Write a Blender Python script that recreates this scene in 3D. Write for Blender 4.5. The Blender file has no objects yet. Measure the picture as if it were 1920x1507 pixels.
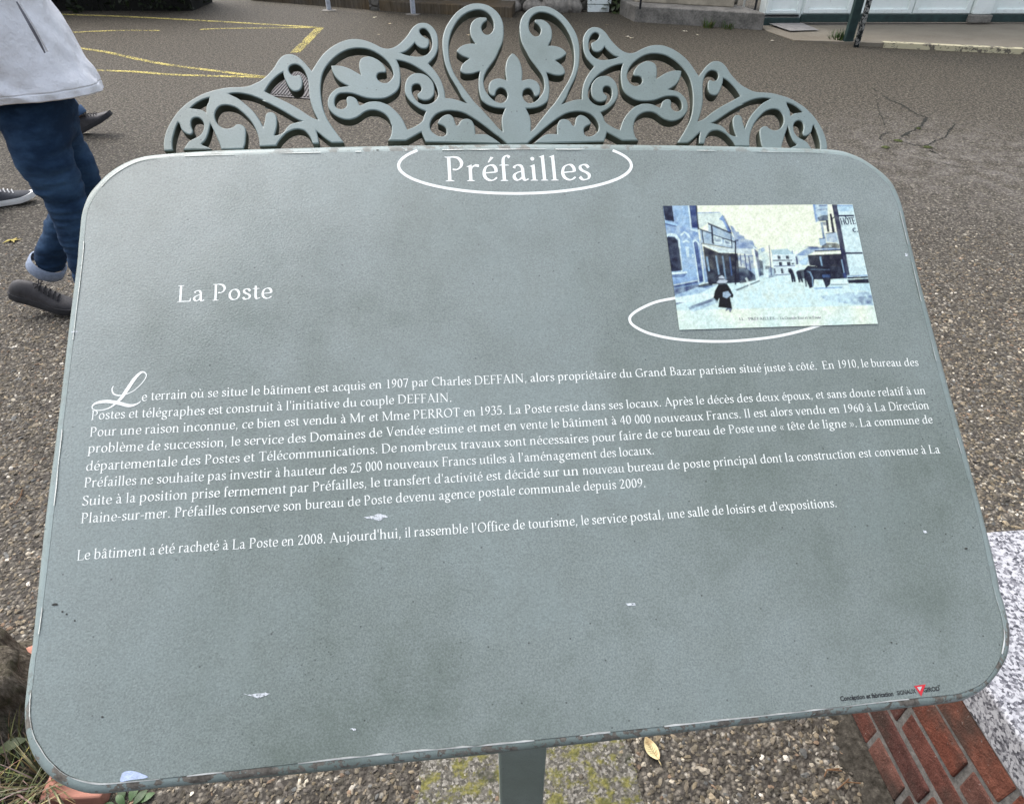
import bpy, bmesh, math, random
import numpy as np
from mathutils import Vector, Matrix
random.seed(7); rng = np.random.default_rng(7)
SC = bpy.context.scene
COL = SC.collection

# ------------------------------------------------------------------ camera
PITCH = math.radians(38.5); FPX = 1260.0; CAMH = 1.5
cam_data = bpy.data.cameras.new('camera'); cam = bpy.data.objects.new('camera', cam_data); COL.objects.link(cam)
cam.location = (0, 0, CAMH); cam.rotation_euler = (math.pi / 2 - PITCH, 0, 0)
cam_data.sensor_width = 36; cam_data.lens = 36 * FPX / 1920; cam_data.clip_start = 0.02; cam_data.clip_end = 500
SC.camera = cam
SC.render.resolution_x = 1024; SC.render.resolution_y = 803

# ------------------------------------------------------------------ light
SUN_EL, SUN_AZ = math.radians(52), math.radians(308)
world = bpy.data.worlds.new('World'); SC.world = world; world.use_nodes = True
wn = world.node_tree; bg = wn.nodes['Background']
sky = wn.nodes.new('ShaderNodeTexSky'); sky.sky_type = 'NISHITA'; sky.sun_disc = False
sky.sun_elevation = SUN_EL; sky.sun_rotation = SUN_AZ; sky.air_density = 1.0; sky.dust_density = 4.0; sky.ozone_density = 1.0
tcw = wn.nodes.new('ShaderNodeTexCoord'); nzw = wn.nodes.new('ShaderNodeTexNoise'); nzw.inputs['Scale'].default_value = 3.2; nzw.inputs['Detail'].default_value = 5; nzw.inputs['Roughness'].default_value = 0.55
wn.links.new(tcw.outputs['Generated'], nzw.inputs['Vector'])
rpw = wn.nodes.new('ShaderNodeValToRGB'); rpw.color_ramp.elements[0].position = 0.36; rpw.color_ramp.elements[0].color = (0.45, 0.50, 0.60, 1); rpw.color_ramp.elements[1].position = 0.64; rpw.color_ramp.elements[1].color = (5.6, 5.55, 5.5, 1)
wn.links.new(nzw.outputs['Fac'], rpw.inputs[0])
hsv = wn.nodes.new('ShaderNodeHueSaturation'); hsv.inputs['Saturation'].default_value = 0.45; wn.links.new(sky.outputs[0], hsv.inputs['Color'])
mxw = wn.nodes.new('ShaderNodeMix'); mxw.data_type = 'RGBA'; mxw.blend_type = 'MULTIPLY'; mxw.inputs[0].default_value = 1.0
sxw = wn.nodes.new('ShaderNodeSeparateXYZ'); wn.links.new(tcw.outputs['Generated'], sxw.inputs[0])
mrw = wn.nodes.new('ShaderNodeMapRange'); mrw.inputs[1].default_value = 0.45; mrw.inputs[2].default_value = 1.0; mrw.inputs[3].default_value = 0.74; mrw.inputs[4].default_value = 1.4; wn.links.new(sxw.outputs[2], mrw.inputs[0])   # an overcast sky is brightest overhead
mzw = wn.nodes.new('ShaderNodeVectorMath'); mzw.operation = 'SCALE'; wn.links.new(rpw.outputs[0], mzw.inputs[0]); wn.links.new(mrw.outputs[0], mzw.inputs['Scale'])
wn.links.new(hsv.outputs[0], mxw.inputs[6]); wn.links.new(mzw.outputs[0], mxw.inputs[7]); wn.links.new(mxw.outputs[2], bg.inputs[0]); bg.inputs[1].default_value = 0.14
sun_data = bpy.data.lights.new('sun', 'SUN'); sun = bpy.data.objects.new('sun', sun_data); COL.objects.link(sun)
sun_data.energy = 0.7; sun_data.angle = math.radians(60); sun_data.color = (1.0, 0.97, 0.92)
sd = Vector((math.sin(SUN_AZ) * math.cos(SUN_EL), math.cos(SUN_AZ) * math.cos(SUN_EL), math.sin(SUN_EL)))
sun.rotation_euler = sd.to_track_quat('Z', 'Y').to_euler()
SC.view_settings.view_transform = 'Standard'; SC.view_settings.look = 'None'
SC.view_settings.exposure = -0.08; SC.view_settings.gamma = 1.0

# ------------------------------------------------------------------ survey helpers (where a sight line meets ground / a plane)
AX = np.array([[1, 0, 0], [0, math.sin(PITCH), math.cos(PITCH)], [0, -math.cos(PITCH), math.sin(PITCH)]]).T
CAMP = np.array([0, 0, CAMH])
def ray(x, y): return AX @ np.array([x - 960.0, -(y - 753.5), -FPX])
def ground_at(x, y, z=0.0):
    r = ray(x, y); p = CAMP + r * ((z - CAMH) / r[2]); return np.array([p[0], p[1], z])
def at_depth(x, y, Y):
    r = ray(x, y); return CAMP + r * (Y / r[1])
SR = AX @ np.array([[0.99336815, -0.07145644, 0.09007609], [0.0441197, 0.96035111, 0.2752802], [-0.10617522, -0.26948045, 0.95713484]])
SU, SV, SN = SR[:, 0], SR[:, 1], SR[:, 2]
PD = 0.636
SO = CAMP + AX @ np.array([0, 0, -PD])
def pl(x, y, w=0.0):                     # survey point -> (u, v) on the sign plane lifted by w
    r = ray(x, y); o = SO + SN * w; t = (SN @ (o - CAMP)) / (SN @ r); q = CAMP + r * t - o
    return np.array([SU @ q, SV @ q])
def pls(pts, w=0.0): return np.array([pl(x, y, w) for x, y in pts])
def s2w(uvw):
    uvw = np.asarray(uvw, float); return SO + uvw[:, :1] * SU + uvw[:, 1:2] * SV + uvw[:, 2:3] * SN

# ------------------------------------------------------------------ object helpers
def tag(o, label=None, cat=None, group=None, kind=None):
    if label: o['label'] = label
    if cat: o['category'] = cat
    if group: o['group'] = group
    if kind: o['kind'] = kind
    return o
def empty(name, loc, label, cat, group=None):
    o = bpy.data.objects.new(name, None); COL.objects.link(o); o.location = loc; o.empty_display_size = 0.1
    return tag(o, label, cat, group)
def link(name, me, mat, parent=None):
    o = bpy.data.objects.new(name, me); COL.objects.link(o)
    for m in (mat if isinstance(mat, (list, tuple)) else [mat]): me.materials.append(m)
    if parent: o.parent = parent
    return o
def mesh(name, V, F, mat, parent=None, origin=None, smooth=False, mats=None, col=None, attr=None):
    V = np.asarray(V, float)
    if origin is None and parent is not None: origin = np.array(root_loc(parent))
    if origin is None: origin = np.zeros(3)
    me = bpy.data.meshes.new(name); me.from_pydata((V - origin).tolist(), [], [tuple(int(i) for i in f) for f in F])
    if smooth: me.polygons.foreach_set('use_smooth', [True] * len(me.polygons))
    if mats is not None: me.polygons.foreach_set('material_index', list(mats))
    if col is not None:
        a = me.color_attributes.new('col', 'FLOAT_COLOR', 'POINT'); c = np.ones((len(V), 4)); c[:, :3] = col; a.data.foreach_set('color', c.ravel())
    for k, v in (attr or {}).items():
        a = me.attributes.new(k, 'FLOAT', 'POINT'); a.data.foreach_set('value', np.asarray(v, float))
    me.update()
    o = link(name, me, mat, parent)
    if parent is None: o.location = origin
    return o
def root_loc(o):
    l = Vector((0, 0, 0))
    while o is not None: l = l + o.location; o = o.parent
    return l
def crom(pts, n=6, closed=False):
    P = np.asarray(pts, float)
    if len(P) < 3 and not closed: return P
    if closed: Q = np.vstack([P[-1], P, P[0], P[1]])
    else: Q = np.vstack([2 * P[0] - P[1], P, 2 * P[-1] - P[-2]])
    out = []
    for i in range(1, len(Q) - 2):
        a, b, c, d = Q[i - 1], Q[i], Q[i + 1], Q[i + 2]
        for k in range(n):
            t = k / n
            out.append(0.5 * (2 * b + (c - a) * t + (2 * a - 5 * b + 4 * c - d) * t * t + (3 * b - a - 3 * c + d) * t ** 3))
    if not closed: out.append(P[-1])
    return np.array(out)
class MB:
    def __init__(s): s.V = []; s.F = []; s.C = []
    def add(s, V, F, c=None):
        b = len(s.V); s.V += [tuple(v) for v in V]; s.F += [tuple(i + b for i in f) for f in F]; s.C += [c if c is not None else (1, 1, 1)] * len(V)
    def box(s, lo, hi, c=None, M=None):
        x0, y0, z0 = lo; x1, y1, z1 = hi
        V = np.array([(x0, y0, z0), (x1, y0, z0), (x1, y1, z0), (x0, y1, z0), (x0, y0, z1), (x1, y0, z1), (x1, y1, z1), (x0, y1, z1)], float)
        if M is not None: V = np.array([M(v) for v in V])
        s.add(V, [(0, 3, 2, 1), (4, 5, 6, 7), (0, 1, 5, 4), (1, 2, 6, 5), (2, 3, 7, 6), (3, 0, 4, 7)], c)
    def tube(s, P, R, n=8, c=None, cap=True):
        P = [Vector(p) for p in P]; R = R if hasattr(R, '__len__') else [R] * len(P)
        V = []; up = Vector((0.13, 0.31, 0.94))
        for i, p in enumerate(P):
            d = (P[min(i + 1, len(P) - 1)] - P[max(i - 1, 0)]).normalized(); a = d.cross(up)
            if a.length < 1e-4: a = d.cross(Vector((1, 0, 0)))
            a.normalize(); b = d.cross(a)
            V += [tuple(p + (a * math.cos(2 * math.pi * k / n) + b * math.sin(2 * math.pi * k / n)) * R[i]) for k in range(n)]
        F = [(i * n + k, i * n + (k + 1) % n, (i + 1) * n + (k + 1) % n, (i + 1) * n + k) for i in range(len(P) - 1) for k in range(n)]
        if cap: F += [tuple(range(n))[::-1], tuple((len(P) - 1) * n + k for k in range(n))]
        s.add(V, F, c)
    def build(s, name, mat, parent=None, origin=None, smooth=False):
        return mesh(name, s.V, s.F, mat, parent, origin, smooth, col=np.array(s.C))
def bevel(o, w, seg=2):
    m = o.modifiers.new('bevel', 'BEVEL'); m.width = w; m.segments = seg; m.limit_method = 'ANGLE'; m.angle_limit = math.radians(40)
    return o

# ------------------------------------------------------------------ materials
def lin(r, g, b): return tuple((c / 255 / 12.92 if c / 255 < 0.04045 else ((c / 255 + 0.055) / 1.055) ** 2.4) for c in (r, g, b))
class NT:
    def __init__(s, name):
        s.m = bpy.data.materials.new(name); s.m.use_nodes = True; s.t = s.m.node_tree; s.b = s.t.nodes['Principled BSDF']; s.out = s.t.nodes['Material Output']
    def n(s, t, **kw):
        x = s.t.nodes.new(t)
        for k, v in kw.items(): setattr(x, k, v)
        return x
    def l(s, a, b): s.t.links.new(a, b)
    def co(s, kind='Object'): return s.n('ShaderNodeTexCoord').outputs[kind]
    def val(s, x, sock):
        if hasattr(x, 'is_output'): s.l(x, sock)
        else: sock.default_value = x
    def noise(s, v, scale, detail=4, rough=0.6, col=False):
        x = s.n('ShaderNodeTexNoise'); s.l(v, x.inputs['Vector']); x.inputs['Scale'].default_value = scale; x.inputs['Detail'].default_value = detail; x.inputs['Roughness'].default_value = rough
        return x.outputs['Color' if col else 'Fac']
    def vor(s, v, scale, feature='F1', out='Distance', rnd=1.0):
        x = s.n('ShaderNodeTexVoronoi', feature=feature); s.l(v, x.inputs['Vector']); x.inputs['Scale'].default_value = scale; x.inputs['Randomness'].default_value = rnd
        return x.outputs[out]
    def ramp(s, f, stops, interp='LINEAR'):
        x = s.n('ShaderNodeValToRGB'); s.val(f, x.inputs[0]); e = x.color_ramp.elements; x.color_ramp.interpolation = interp
        while len(e) < len(stops): e.new(0.5)
        for i, (p, c) in enumerate(stops): e[i].position = p; e[i].color = (*c, 1) if hasattr(c, '__len__') else (c, c, c, 1)
        return x.outputs[0]
    def mix(s, f, a, b, mode='MIX'):
        x = s.n('ShaderNodeMix', data_type='RGBA', blend_type=mode); s.val(f, x.inputs[0])
        for v, i in ((a, 6), (b, 7)):
            if hasattr(v, 'is_output'): s.l(v, x.inputs[i])
            else: x.inputs[i].default_value = (*v, 1) if hasattr(v, '__len__') else (v, v, v, 1)
        return x.outputs[2]
    def math(s, op, a, b=0.0, clamp=False):
        x = s.n('ShaderNodeMath', operation=op, use_clamp=clamp); s.val(a, x.inputs[0]); s.val(b, x.inputs[1]); return x.outputs[0]
    def rng(s, v, a, b, c=0.0, d=1.0):
        x = s.n('ShaderNodeMapRange'); s.val(v, x.inputs[0])
        for i, q in enumerate((a, b, c, d)): x.inputs[i + 1].default_value = q
        return x.outputs[0]
    def attr(s, name, out='Fac'): return s.n('ShaderNodeAttribute', attribute_name=name).outputs[out]
    def bump(s, h, strength=0.3, dist=0.01, prev=None):
        x = s.n('ShaderNodeBump'); s.l(h, x.inputs['Height']); x.inputs['Strength'].default_value = strength; x.inputs['Distance'].default_value = dist
        if prev is not None: s.l(prev, x.inputs['Normal'])
        return x.outputs[0]
    def done(s, col=None, rough=0.7, normal=None, metal=0.0, spec=0.5, alpha=None):
        if col is not None:
            if hasattr(col, 'is_output'): s.l(col, s.b.inputs['Base Color'])
            else: s.b.inputs['Base Color'].default_value = (*col, 1)
        s.val(rough, s.b.inputs['Roughness']); s.b.inputs['Metallic'].default_value = metal; s.b.inputs['Specular IOR Level'].default_value = spec
        if normal is not None: s.l(normal, s.b.inputs['Normal'])
        if alpha is not None: s.val(alpha, s.b.inputs['Alpha'])
        return s.m
def simple(name, c, rough=0.7, var=0.15, scale=20, bump=0.15, bs=80, bd=0.002, spec=0.4, metal=0.0):
    t = NT(name); v = t.co(); f = t.noise(v, scale, 5)
    lo = tuple(x * (1 - var) for x in c); hi = tuple(min(1, x * (1 + var)) for x in c)
    col = t.ramp(f, [(0.3, lo), (0.7, hi)])
    return t.done(col, rough, t.bump(t.noise(v, bs, 4), bump, bd), metal, spec)

# ------------------------------------------------------------------ sign materials
def paint_mat(name, base, rough=0.36, film=False, chips=False):
    t = NT(name); v = t.co()
    big = t.noise(v, 3.2, 4, 0.55); mid = t.noise(v, 22, 5, 0.65); fine = t.noise(v, 620, 3, 0.7); peel = t.noise(v, 560, 2, 0.5)
    b = np.array(base)
    c = t.ramp(t.math('ADD', t.math('MULTIPLY', big, 0.6), t.math('MULTIPLY', mid, 0.4)),
               [(0.36, tuple(b * np.array([0.78, 0.80, 0.76]))), (0.5, tuple(b)), (0.64, tuple(b * np.array([1.08, 1.10, 1.13])))])
    c = t.mix(t.rng(fine, 0.36, 0.64, 0, 1), t.mix(1.0, c, ((0.78,) * 3 if film else (0.92,) * 3), 'MULTIPLY'), t.mix(1.0, c, ((1.18,) * 3 if film else (1.06,) * 3), 'MULTIPLY'))
    mp = t.n('ShaderNodeMapping'); t.l(v, mp.inputs[0]); mp.inputs['Scale'].default_value = (1.0, .45, .45); mp.inputs['Location'].default_value = (.37, 1.2, .4)
    sm = t.noise(mp.outputs[0], 6.5, 6, 0.62)
    c = t.mix(t.rng(sm, 0.50, 0.66, 0, 0.55), c, t.mix(1.0, c, (0.70, 0.72, 0.66), 'MULTIPLY')); c = t.mix(t.rng(sm, 0.47, 0.34, 0, 0.55), c, t.mix(1.0, c, (1.13, 1.14, 1.17), 'MULTIPLY'))
    # sparse dark specks of dirt gathered in patches
    sp = t.vor(v, 260, 'F1'); patch = t.noise(v, 9, 3, 0.6)
    spk = t.math('MULTIPLY', t.rng(sp, 0.10, 0.22, 1, 0), t.rng(patch, 0.50, 0.66, 0, 0.75))
    c = t.mix(spk, c, (0.05, 0.06, 0.055))
    sp2 = t.vor(v, 55, 'F1'); c = t.mix(t.math('MULTIPLY', t.rng(sp2, 0.03, 0.06, 1, 0), 0.8), c, (0.04, 0.045, 0.04))
    r = t.rng(t.math('ADD', big, t.math('MULTIPLY', mid, 0.5)), 0.5, 1.0, rough - 0.05, rough + 0.12)
    nb = t.bump(peel, 0.17 if film else 0.12, 0.0010); nb = t.bump(t.noise(v, 5, 2), 0.10, 0.02, nb)
    if chips:
        e = t.attr('t'); w = t.attr('chip')
        q = t.noise(v, 62, 4, 0.65); q2 = t.noise(v, 260, 3, 0.6)
        s = t.math('ADD', t.math('MULTIPLY', q, 0.8), t.math('MULTIPLY', q2, 0.25))
        m = t.math('MULTIPLY', t.rng(s, 0.553, 0.568, 0, 1), t.rng(e, 0.36, 0.48, 1, 0)); m = t.math('MULTIPLY', m, w, True)
        rim_l = t.math('MULTIPLY', t.rng(s, 0.538, 0.56, 0, 1), t.rng(e, 0.39, 0.51, 1, 0)); rim_l = t.math('MULTIPLY', rim_l, w, True)
        c = t.mix(t.math('MULTIPLY', rim_l, 0.6), c, (0.10, 0.10, 0.09))
        c = t.mix(m, c, t.ramp(q2, [(0.3, (0.06, 0.052, 0.042)), (0.6, (0.16, 0.145, 0.12)), (0.75, (0.24, 0.22, 0.19))]))
        r = t.mix(m, r, 0.8)
    return t.done(c, r, nb, 0, 0.85 if film else 0.5)
M_FACE = paint_mat('sign_film', (0.166, 0.198, 0.180), 0.21, film=True)
M_RIM = paint_mat('sign_rim_paint', (0.215, 0.262, 0.245), 0.32, chips=True)
M_CREST = paint_mat('sign_crest_paint', (0.150, 0.192, 0.182), 0.36)
M_POST = paint_mat('sign_post_paint', (0.27, 0.33, 0.30), 0.45)
M_WHITE = simple('white_lettering', (0.74, 0.77, 0.73), 0.5, 0.05, 40, 0.1, 500, 0.0006)
M_EDGE = simple('film_edge_white', (0.60, 0.61, 0.57), 0.5, 0.35, 60)
M_BLACK = simple('black_print', (0.012, 0.012, 0.014), 0.5, 0.1)
M_RED = simple('red_print', (0.55, 0.03, 0.04), 0.5, 0.1)

# ------------------------------------------------------------------ sign
SIGN = empty('information_sign', tuple(np.array([0.0, 0.45, 0.0])), 'tilted grey green information board with white French lettering and a scrollwork crest', 'information sign')
OUT = [(143.4,494.4),(145.8,463),(149,432),(151.7,405.3),(157.5,383.4),(166.9,363),(181,346),(198,328.8),(216.9,314.7),(235.6,304.5),(256,296.7),(276,292),(307.5,288.6),(338.8,285.8),(385.6,282.7),(420,281),
 (540,277.5),(700,273.5),(812,271.6),(940,270),(1077,270),(1220,271.3),(1350,273.3),(1450,275.8),(1497,277.3),(1543.8,279.2),(1575,281.7),(1593.8,287.5),(1614,296),(1637.5,311),(1659,327.3),(1673.4,343.8),(1682.8,361),(1690.6,382.8),(1696.9,406.3),(1703,437.5),(1714,481),
 (1734,560),(1779,726),(1824,892),(1867,1060),(1876,1106.8),(1884,1131),(1891.5,1165),(1894.5,1188),(1893.6,1208.3),(1890.2,1228.6),(1882,1246),(1868.5,1266.6),(1855,1282.8),(1840,1296),(1815,1310),(1784.4,1317.7),(1718.8,1325.3),(1631.3,1335.2),(1565.6,1341.7),(1500,1348),(1361,1363.5),(1236,1378.8),(1090,1395),(1031,1401.6),(937.5,1412.5),(750,1431),(625,1445),(500,1457.5),(391,1469),
 (288.4,1478.9),(236,1484.6),(183.8,1488.5),(157.7,1486.5),(131.5,1478.7),(105.4,1466),(85.8,1450),(70,1431.6),(57,1408),(47.8,1375),(45,1342.7),(45.6,1320),(48.9,1287.5),(53.6,1246.9),(60.6,1200),(84,974),(107,799),(130,600)]
INN = [(155,491),(158.3,447.5),(162,408.4),(167.7,386.6),(177.8,367.8),(190,352),(207.5,333.4),(229.4,317.8),(252.8,306),(276,299.8),(299.7,297.2),(338.8,294),(417,291.6),(475,290),(600,286.8),(737.5,283.8),(840,282),(960,281),(1052.5,281),(1200,282),(1330,283.6),(1450,285.6),(1528,287),(1567,289.8),(1590.6,294),(1622,307.8),(1645,326.6),(1665.6,347),(1675,365.6),(1682.8,383.5),(1690.6,414),(1700,453),
 (1725,560),(1767,726),(1811,885),(1839,991),(1863,1106.8),(1871,1135),(1878,1161),(1882,1188),(1881.6,1208),(1875,1234),(1863,1257),(1849.6,1274.7),(1834,1286),(1813,1295),(1795.4,1301),(1762.5,1304.5),(1716.6,1309),(1631,1318.3),(1500,1334),(1361,1349),(1236,1362.5),(1100,1377),(937.5,1394),(781,1407.5),(656,1420),(500,1437.5),(391,1450),
 (288.4,1461),(236,1466),(194,1469.5),(170.8,1467.6),(144.6,1460.4),(118.5,1448),(100,1431.6),(88.4,1419.8),(78,1404),(66,1383),(59.6,1359.7),(56.7,1336),(57.5,1310),(62,1278),(66.9,1231),(72.3,1200),(89.6,1058),(105.6,918.5),(115.5,823),(137.4,640)]
def radial(P, N):
    P = crom(P, 8, True); c = np.mean([(0, 0)], 0); a = np.arctan2(P[:, 1], P[:, 0]); r = np.hypot(P[:, 0], P[:, 1]); k = np.argsort(a); a, r = a[k], r[k]
    th = np.linspace(-math.pi, math.pi, N, endpoint=False)
    # denser angles near corners come from uniform arc length on the resampled curve
    return th, np.interp(th, np.r_[a - 2 * math.pi, a, a + 2 * math.pi], np.r_[r, r, r])
RR = 0.0065
NL = 720
th, ri = radial(pls(INN), NL); _, ro = radial(pls(OUT, -RR * 0.6), NL)
cs = np.stack([np.cos(th), np.sin(th)], 1)
inn, outl = cs * ri[:, None], cs * np.maximum(ro, ri + 0.003)[:, None]
# panel body: rounded edge and folded skirt
V = []; F = []; T = []; W = []
prof = [(math.sin(a), 1 - math.cos(a), i / 8 * 0.75) for i, a in enumerate(np.linspace(0, math.pi / 2, 9))] + [(1.0, 1.6, 0.8), (0.995, 3.6, 1.0), (0.98, 4.0, 1.0), (0.9, 4.05, 1.0)]
bot = np.clip((-(inn[:, 1]) - 0.20) / 0.05, 0, 1); top = np.clip((inn[:, 1] - 0.27) / 0.01, 0, 1)
chipw = np.clip(0.10 + bot * 0.95 + top * 0.72, 0, 1)
for s_, z_, t_ in prof:
    p = inn + (outl - inn) * s_
    if s_ < 0.95 and z_ > 3: p = inn * 0.97
    V += [(a, b, -RR * z_) for a, b in p]; T += [t_] * NL; W += list(chipw)
for k in range(len(prof) - 1):
    for i in range(NL): F.append((k * NL + i, k * NL + (i + 1) % NL, (k + 1) * NL + (i + 1) % NL, (k + 1) * NL + i))
rim = mesh('rim', s2w(V), F, M_RIM, SIGN, smooth=True, attr={'t': T, 'chip': W})
nv = len(inn)
inf = inn * 0.9985
Vf = [(a, b, 0.0006) for a, b in inf] + [(a, b, -RR * 2) for a, b in inf]
Ff = [tuple(range(nv)), tuple(range(nv, 2 * nv))[::-1]] + [(i, nv + i, nv + (i + 1) % nv, (i + 1) % nv) for i in range(nv)]
face = mesh('panel_face', s2w(Vf), Ff, M_FACE, SIGN)
# white lifted edge of the film, broken into lengths
mb = MB(); runs = []; wid = 0.0008
nz = np.interp(np.arange(NL), np.arange(0, NL, 9), rng.random(NL // 9)); nz2 = np.interp(np.arange(NL), np.arange(0, NL, 4), rng.random(NL // 4))
for i in range(NL):
    j = (i + 1) % NL
    side = inn[i]; w = wid * (0.25 + 1.2 * nz2[i]); keep = nz[i] + .3 * nz2[i] > (0.46 if side[1] < -0.2 else 0.62 if side[1] > 0.24 else 0.84)
    if side[1] < -0.24: w *= 1.5
    if not keep:
        if mb.V: runs.append(mb); mb = MB()
        continue
    if side[1] > -0.24: w *= .7
    w2 = wid * (0.25 + 1.2 * nz2[j]) * (1.5 if side[1] < -0.24 else 1)
    r_ = lambda q, d: q - q / np.hypot(*q) * d
    z0 = 0.0012
    mb.add(s2w([(*r_(inn[i], -0.0002), z0), (*r_(inn[j], -0.0002), z0), (*r_(inn[j], w2), z0 + 0.0004), (*r_(inn[i], w), z0 + 0.0004)]), [(0, 1, 2, 3)])
for m_ in runs + [mb]:
    if m_.V: m_.build('film_edge', M_EDGE, SIGN)
# post
mb = MB(); pc = np.array([0.0145, 0.455]); pw, pd_ = 0.0335, 0.0285
mb.box((pc[0] - pw, pc[1] - pd_, -0.05), (pc[0] + pw, pc[1] + pd_, 0.99))
bevel(mb.build('post', M_POST, SIGN), 0.004)
mb = MB(); mb.box((pc[0] - 0.075, pc[1] - 0.075, 0), (pc[0] + 0.075, pc[1] + 0.075, 0.008)); bevel(mb.build('base_plate', M_POST, SIGN), 0.002)

# ---- crest (scrollwork), traced as one outline with holes, left half then its mirror image
def Z(ox, oy): return lambda *p: [(ox + a / 8, oy + b / 8) for a, b in p]
r1, r2, r3, r4, r5, r6, r7 = Z(300, 110), Z(480, 90), Z(580, 60), Z(700, 30), Z(700, 110), Z(820, 0), Z(840, 100)
OUTER = [
 r7((962,-5),(915,45),(880,110),(862,190),(858,270),(866,340),(878,400)),
 r7((878,400),(830,388),(770,374),(700,385),(645,415),(612,470),(606,540),(625,600),(660,632),(690,640),(712,618)),
 r7((712,618),(718,580),(745,538),(790,516),(840,530),(875,565),(890,615),(888,650),(868,700),(835,730),(790,742),(720,722),(650,670),(590,600),(555,540),(538,470),(536,400),(550,330),(590,250),(650,165)) +
 r6((875,870),(930,750),(975,650),(995,560),(998,440),(985,340),(950,250),(890,170),(810,105),(720,65),(610,48),(520,55),(430,85),(340,140),(260,210),(190,300),(130,400),(95,490),(75,600),(75,720),(90,840),(110,940),(145,1040),(195,1150),(250,1240),(310,1340)) + r7((200,640),(240,695),(285,750)),
 r5((1405,670),(1330,640),(1240,612),(1160,595),(1080,588)),
 r5((1080,588),(1072,500),(1050,410),(1010,310),(950,215),(890,140),(828,75)),
 r4((828,715),(890,650),(940,580),(970,490),(975,400),(965,300),(935,225),(880,155),(810,110),(740,100),(670,112),(610,150),(565,200),(525,265),(470,335),(400,405),(340,450),(270,480),(200,488),(120,470),(40,430)) + r3((900,145),(800,115),(700,103),(600,108),(500,135),(400,180),(300,245),(210,325),(140,415),(85,500),(35,580)),
 r2((835,341),(790,290),(720,210),(650,148),(580,105),(510,90),(440,98),(380,130),(330,185),(295,245),(260,300),(200,370),(130,440),(60,490)) + r1((1440,360),(1350,400),(1250,420),(1120,425),(1000,432),(880,455),(740,490),(620,535),(500,600),(400,665),(300,755),(220,850),(150,960),(95,1070),(62,1190),(50,1290),(60,1378)),
 r1((60,1378),(192,1372)),
 r1((192,1372),(185,1300),(190,1200),(215,1100),(240,1020),(270,955)),
 r1((270,955),(290,975),(300,1010),(325,1065),(370,1110),(430,1138),(470,1135),(492,1105)),
 r1((492,1105),(490,1070),(470,1020),(465,960),(480,910),(520,885),(570,885),(615,910),(645,950),(655,1000),(650,1060),(620,1120),(570,1165),(500,1200),(430,1240),(385,1300),(345,1364)),
 r1((345,1364),(775,1357)),
 r1((775,1357),(720,1325),(650,1300),(620,1280)),
 r1((620,1280),(680,1220),(720,1130),(740,1050),(755,978)),
 r1((755,978),(780,1030),(815,1100),(850,1180),(890,1270),(915,1357)),
 r1((915,1357),(1250,1352)),
 r1((1250,1352),(1275,1280),(1285,1200),(1290,1110),(1280,1040),(1240,1000),(1190,980),(1140,985),(1105,1015),(1050,1040),(980,1045),(920,1025),(860,970),(825,890),(825,820),(850,760),(900,710),(980,695),(1060,705),(1150,740),(1230,800),(1300,865),(1370,945),(1420,1030),(1455,1110),(1480,1200),(1490,1312)),
 r2((50,1472),(305,1464)),
 r2((305,1464),(340,1400),(390,1340),(450,1280),(520,1238),(600,1215),(680,1222),(740,1250),(790,1305),(825,1365),(850,1430)),
 r2((850,1430),(945,1432)),
 r2((945,1432),(938,1370),(924,1305),(908,1248)),
 r2((908,1248),(960,1290),(1020,1340),(1080,1385),(1140,1420)),
 r2((1140,1420),(1320,1415)),
 r2((1320,1415),(1230,1300),(1150,1190),(1080,1080),(1030,970),(1000,870),(980,750),(970,620),(980,480),(1000,390),(1040,300),(1100,220),(1180,140),(1280,70),(1380,25)) + r3((680,245),(760,243),(850,252),(950,285),(1050,340),(1130,400),(1200,475),(1240,550),(1258,620),(1250,670),(1215,725),(1160,760),(1100,760),(1050,735),(1015,690),(1015,650),(1035,620),(1080,608),(1130,608),(1155,590)),
 r3((1155,590),(1145,545),(1110,490),(1050,430),(980,390),(910,365),(840,368),(780,395),(750,440),(745,510),(755,580),(770,640)),
 r3((770,640),(700,600),(620,555),(530,520),(430,500),(325,505)),
 r3((325,505),(345,590),(390,670),(450,735),(520,780),(582,810)),
 r3((582,810),(500,820),(420,840),(350,890),(300,950),(275,1020),(275,1090),(300,1160),(350,1220),(420,1270),(510,1305),(600,1313),(690,1290),(760,1250),(820,1205),(890,1175),(960,1170),(1030,1180),(1100,1210),(1160,1255),(1205,1320),(1230,1400)) + r5((275,1010),(275,1080),(262,1150),(240,1195),(215,1230)),
 r5((215,1230),(485,1228)), r5((485,1228),(600,1165),(722,1098)), r5((722,1098),(750,1170),(785,1245)),
 r7((-335,1325),(800,1357)),
 r7((800,1357),(740,1310),(660,1255),(580,1215),(500,1208),(412,1210)),
 r7((412,1210),(408,1130),(390,1060),(350,1000),(290,978),(230,985),(180,1020),(148,1085)),
 r5((1245,1003),(1225,950),(1205,885),(1165,845),(1120,832),(1060,850),(1005,890),(970,945),(975,975)),
 r5((975,975),(1010,990),(1060,1015),(1090,1050),(1095,1110),(1080,1145),(1030,1165),(960,1150),(900,1110),(865,1070),(850,1010),(860,950),(890,890),(950,830),(1030,795),(1130,780),(1230,785),(1330,805),(1430,850),(1560,930),(1700,1030)) + r7((700,1205),(800,1280),(890,1357)),
]
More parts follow.
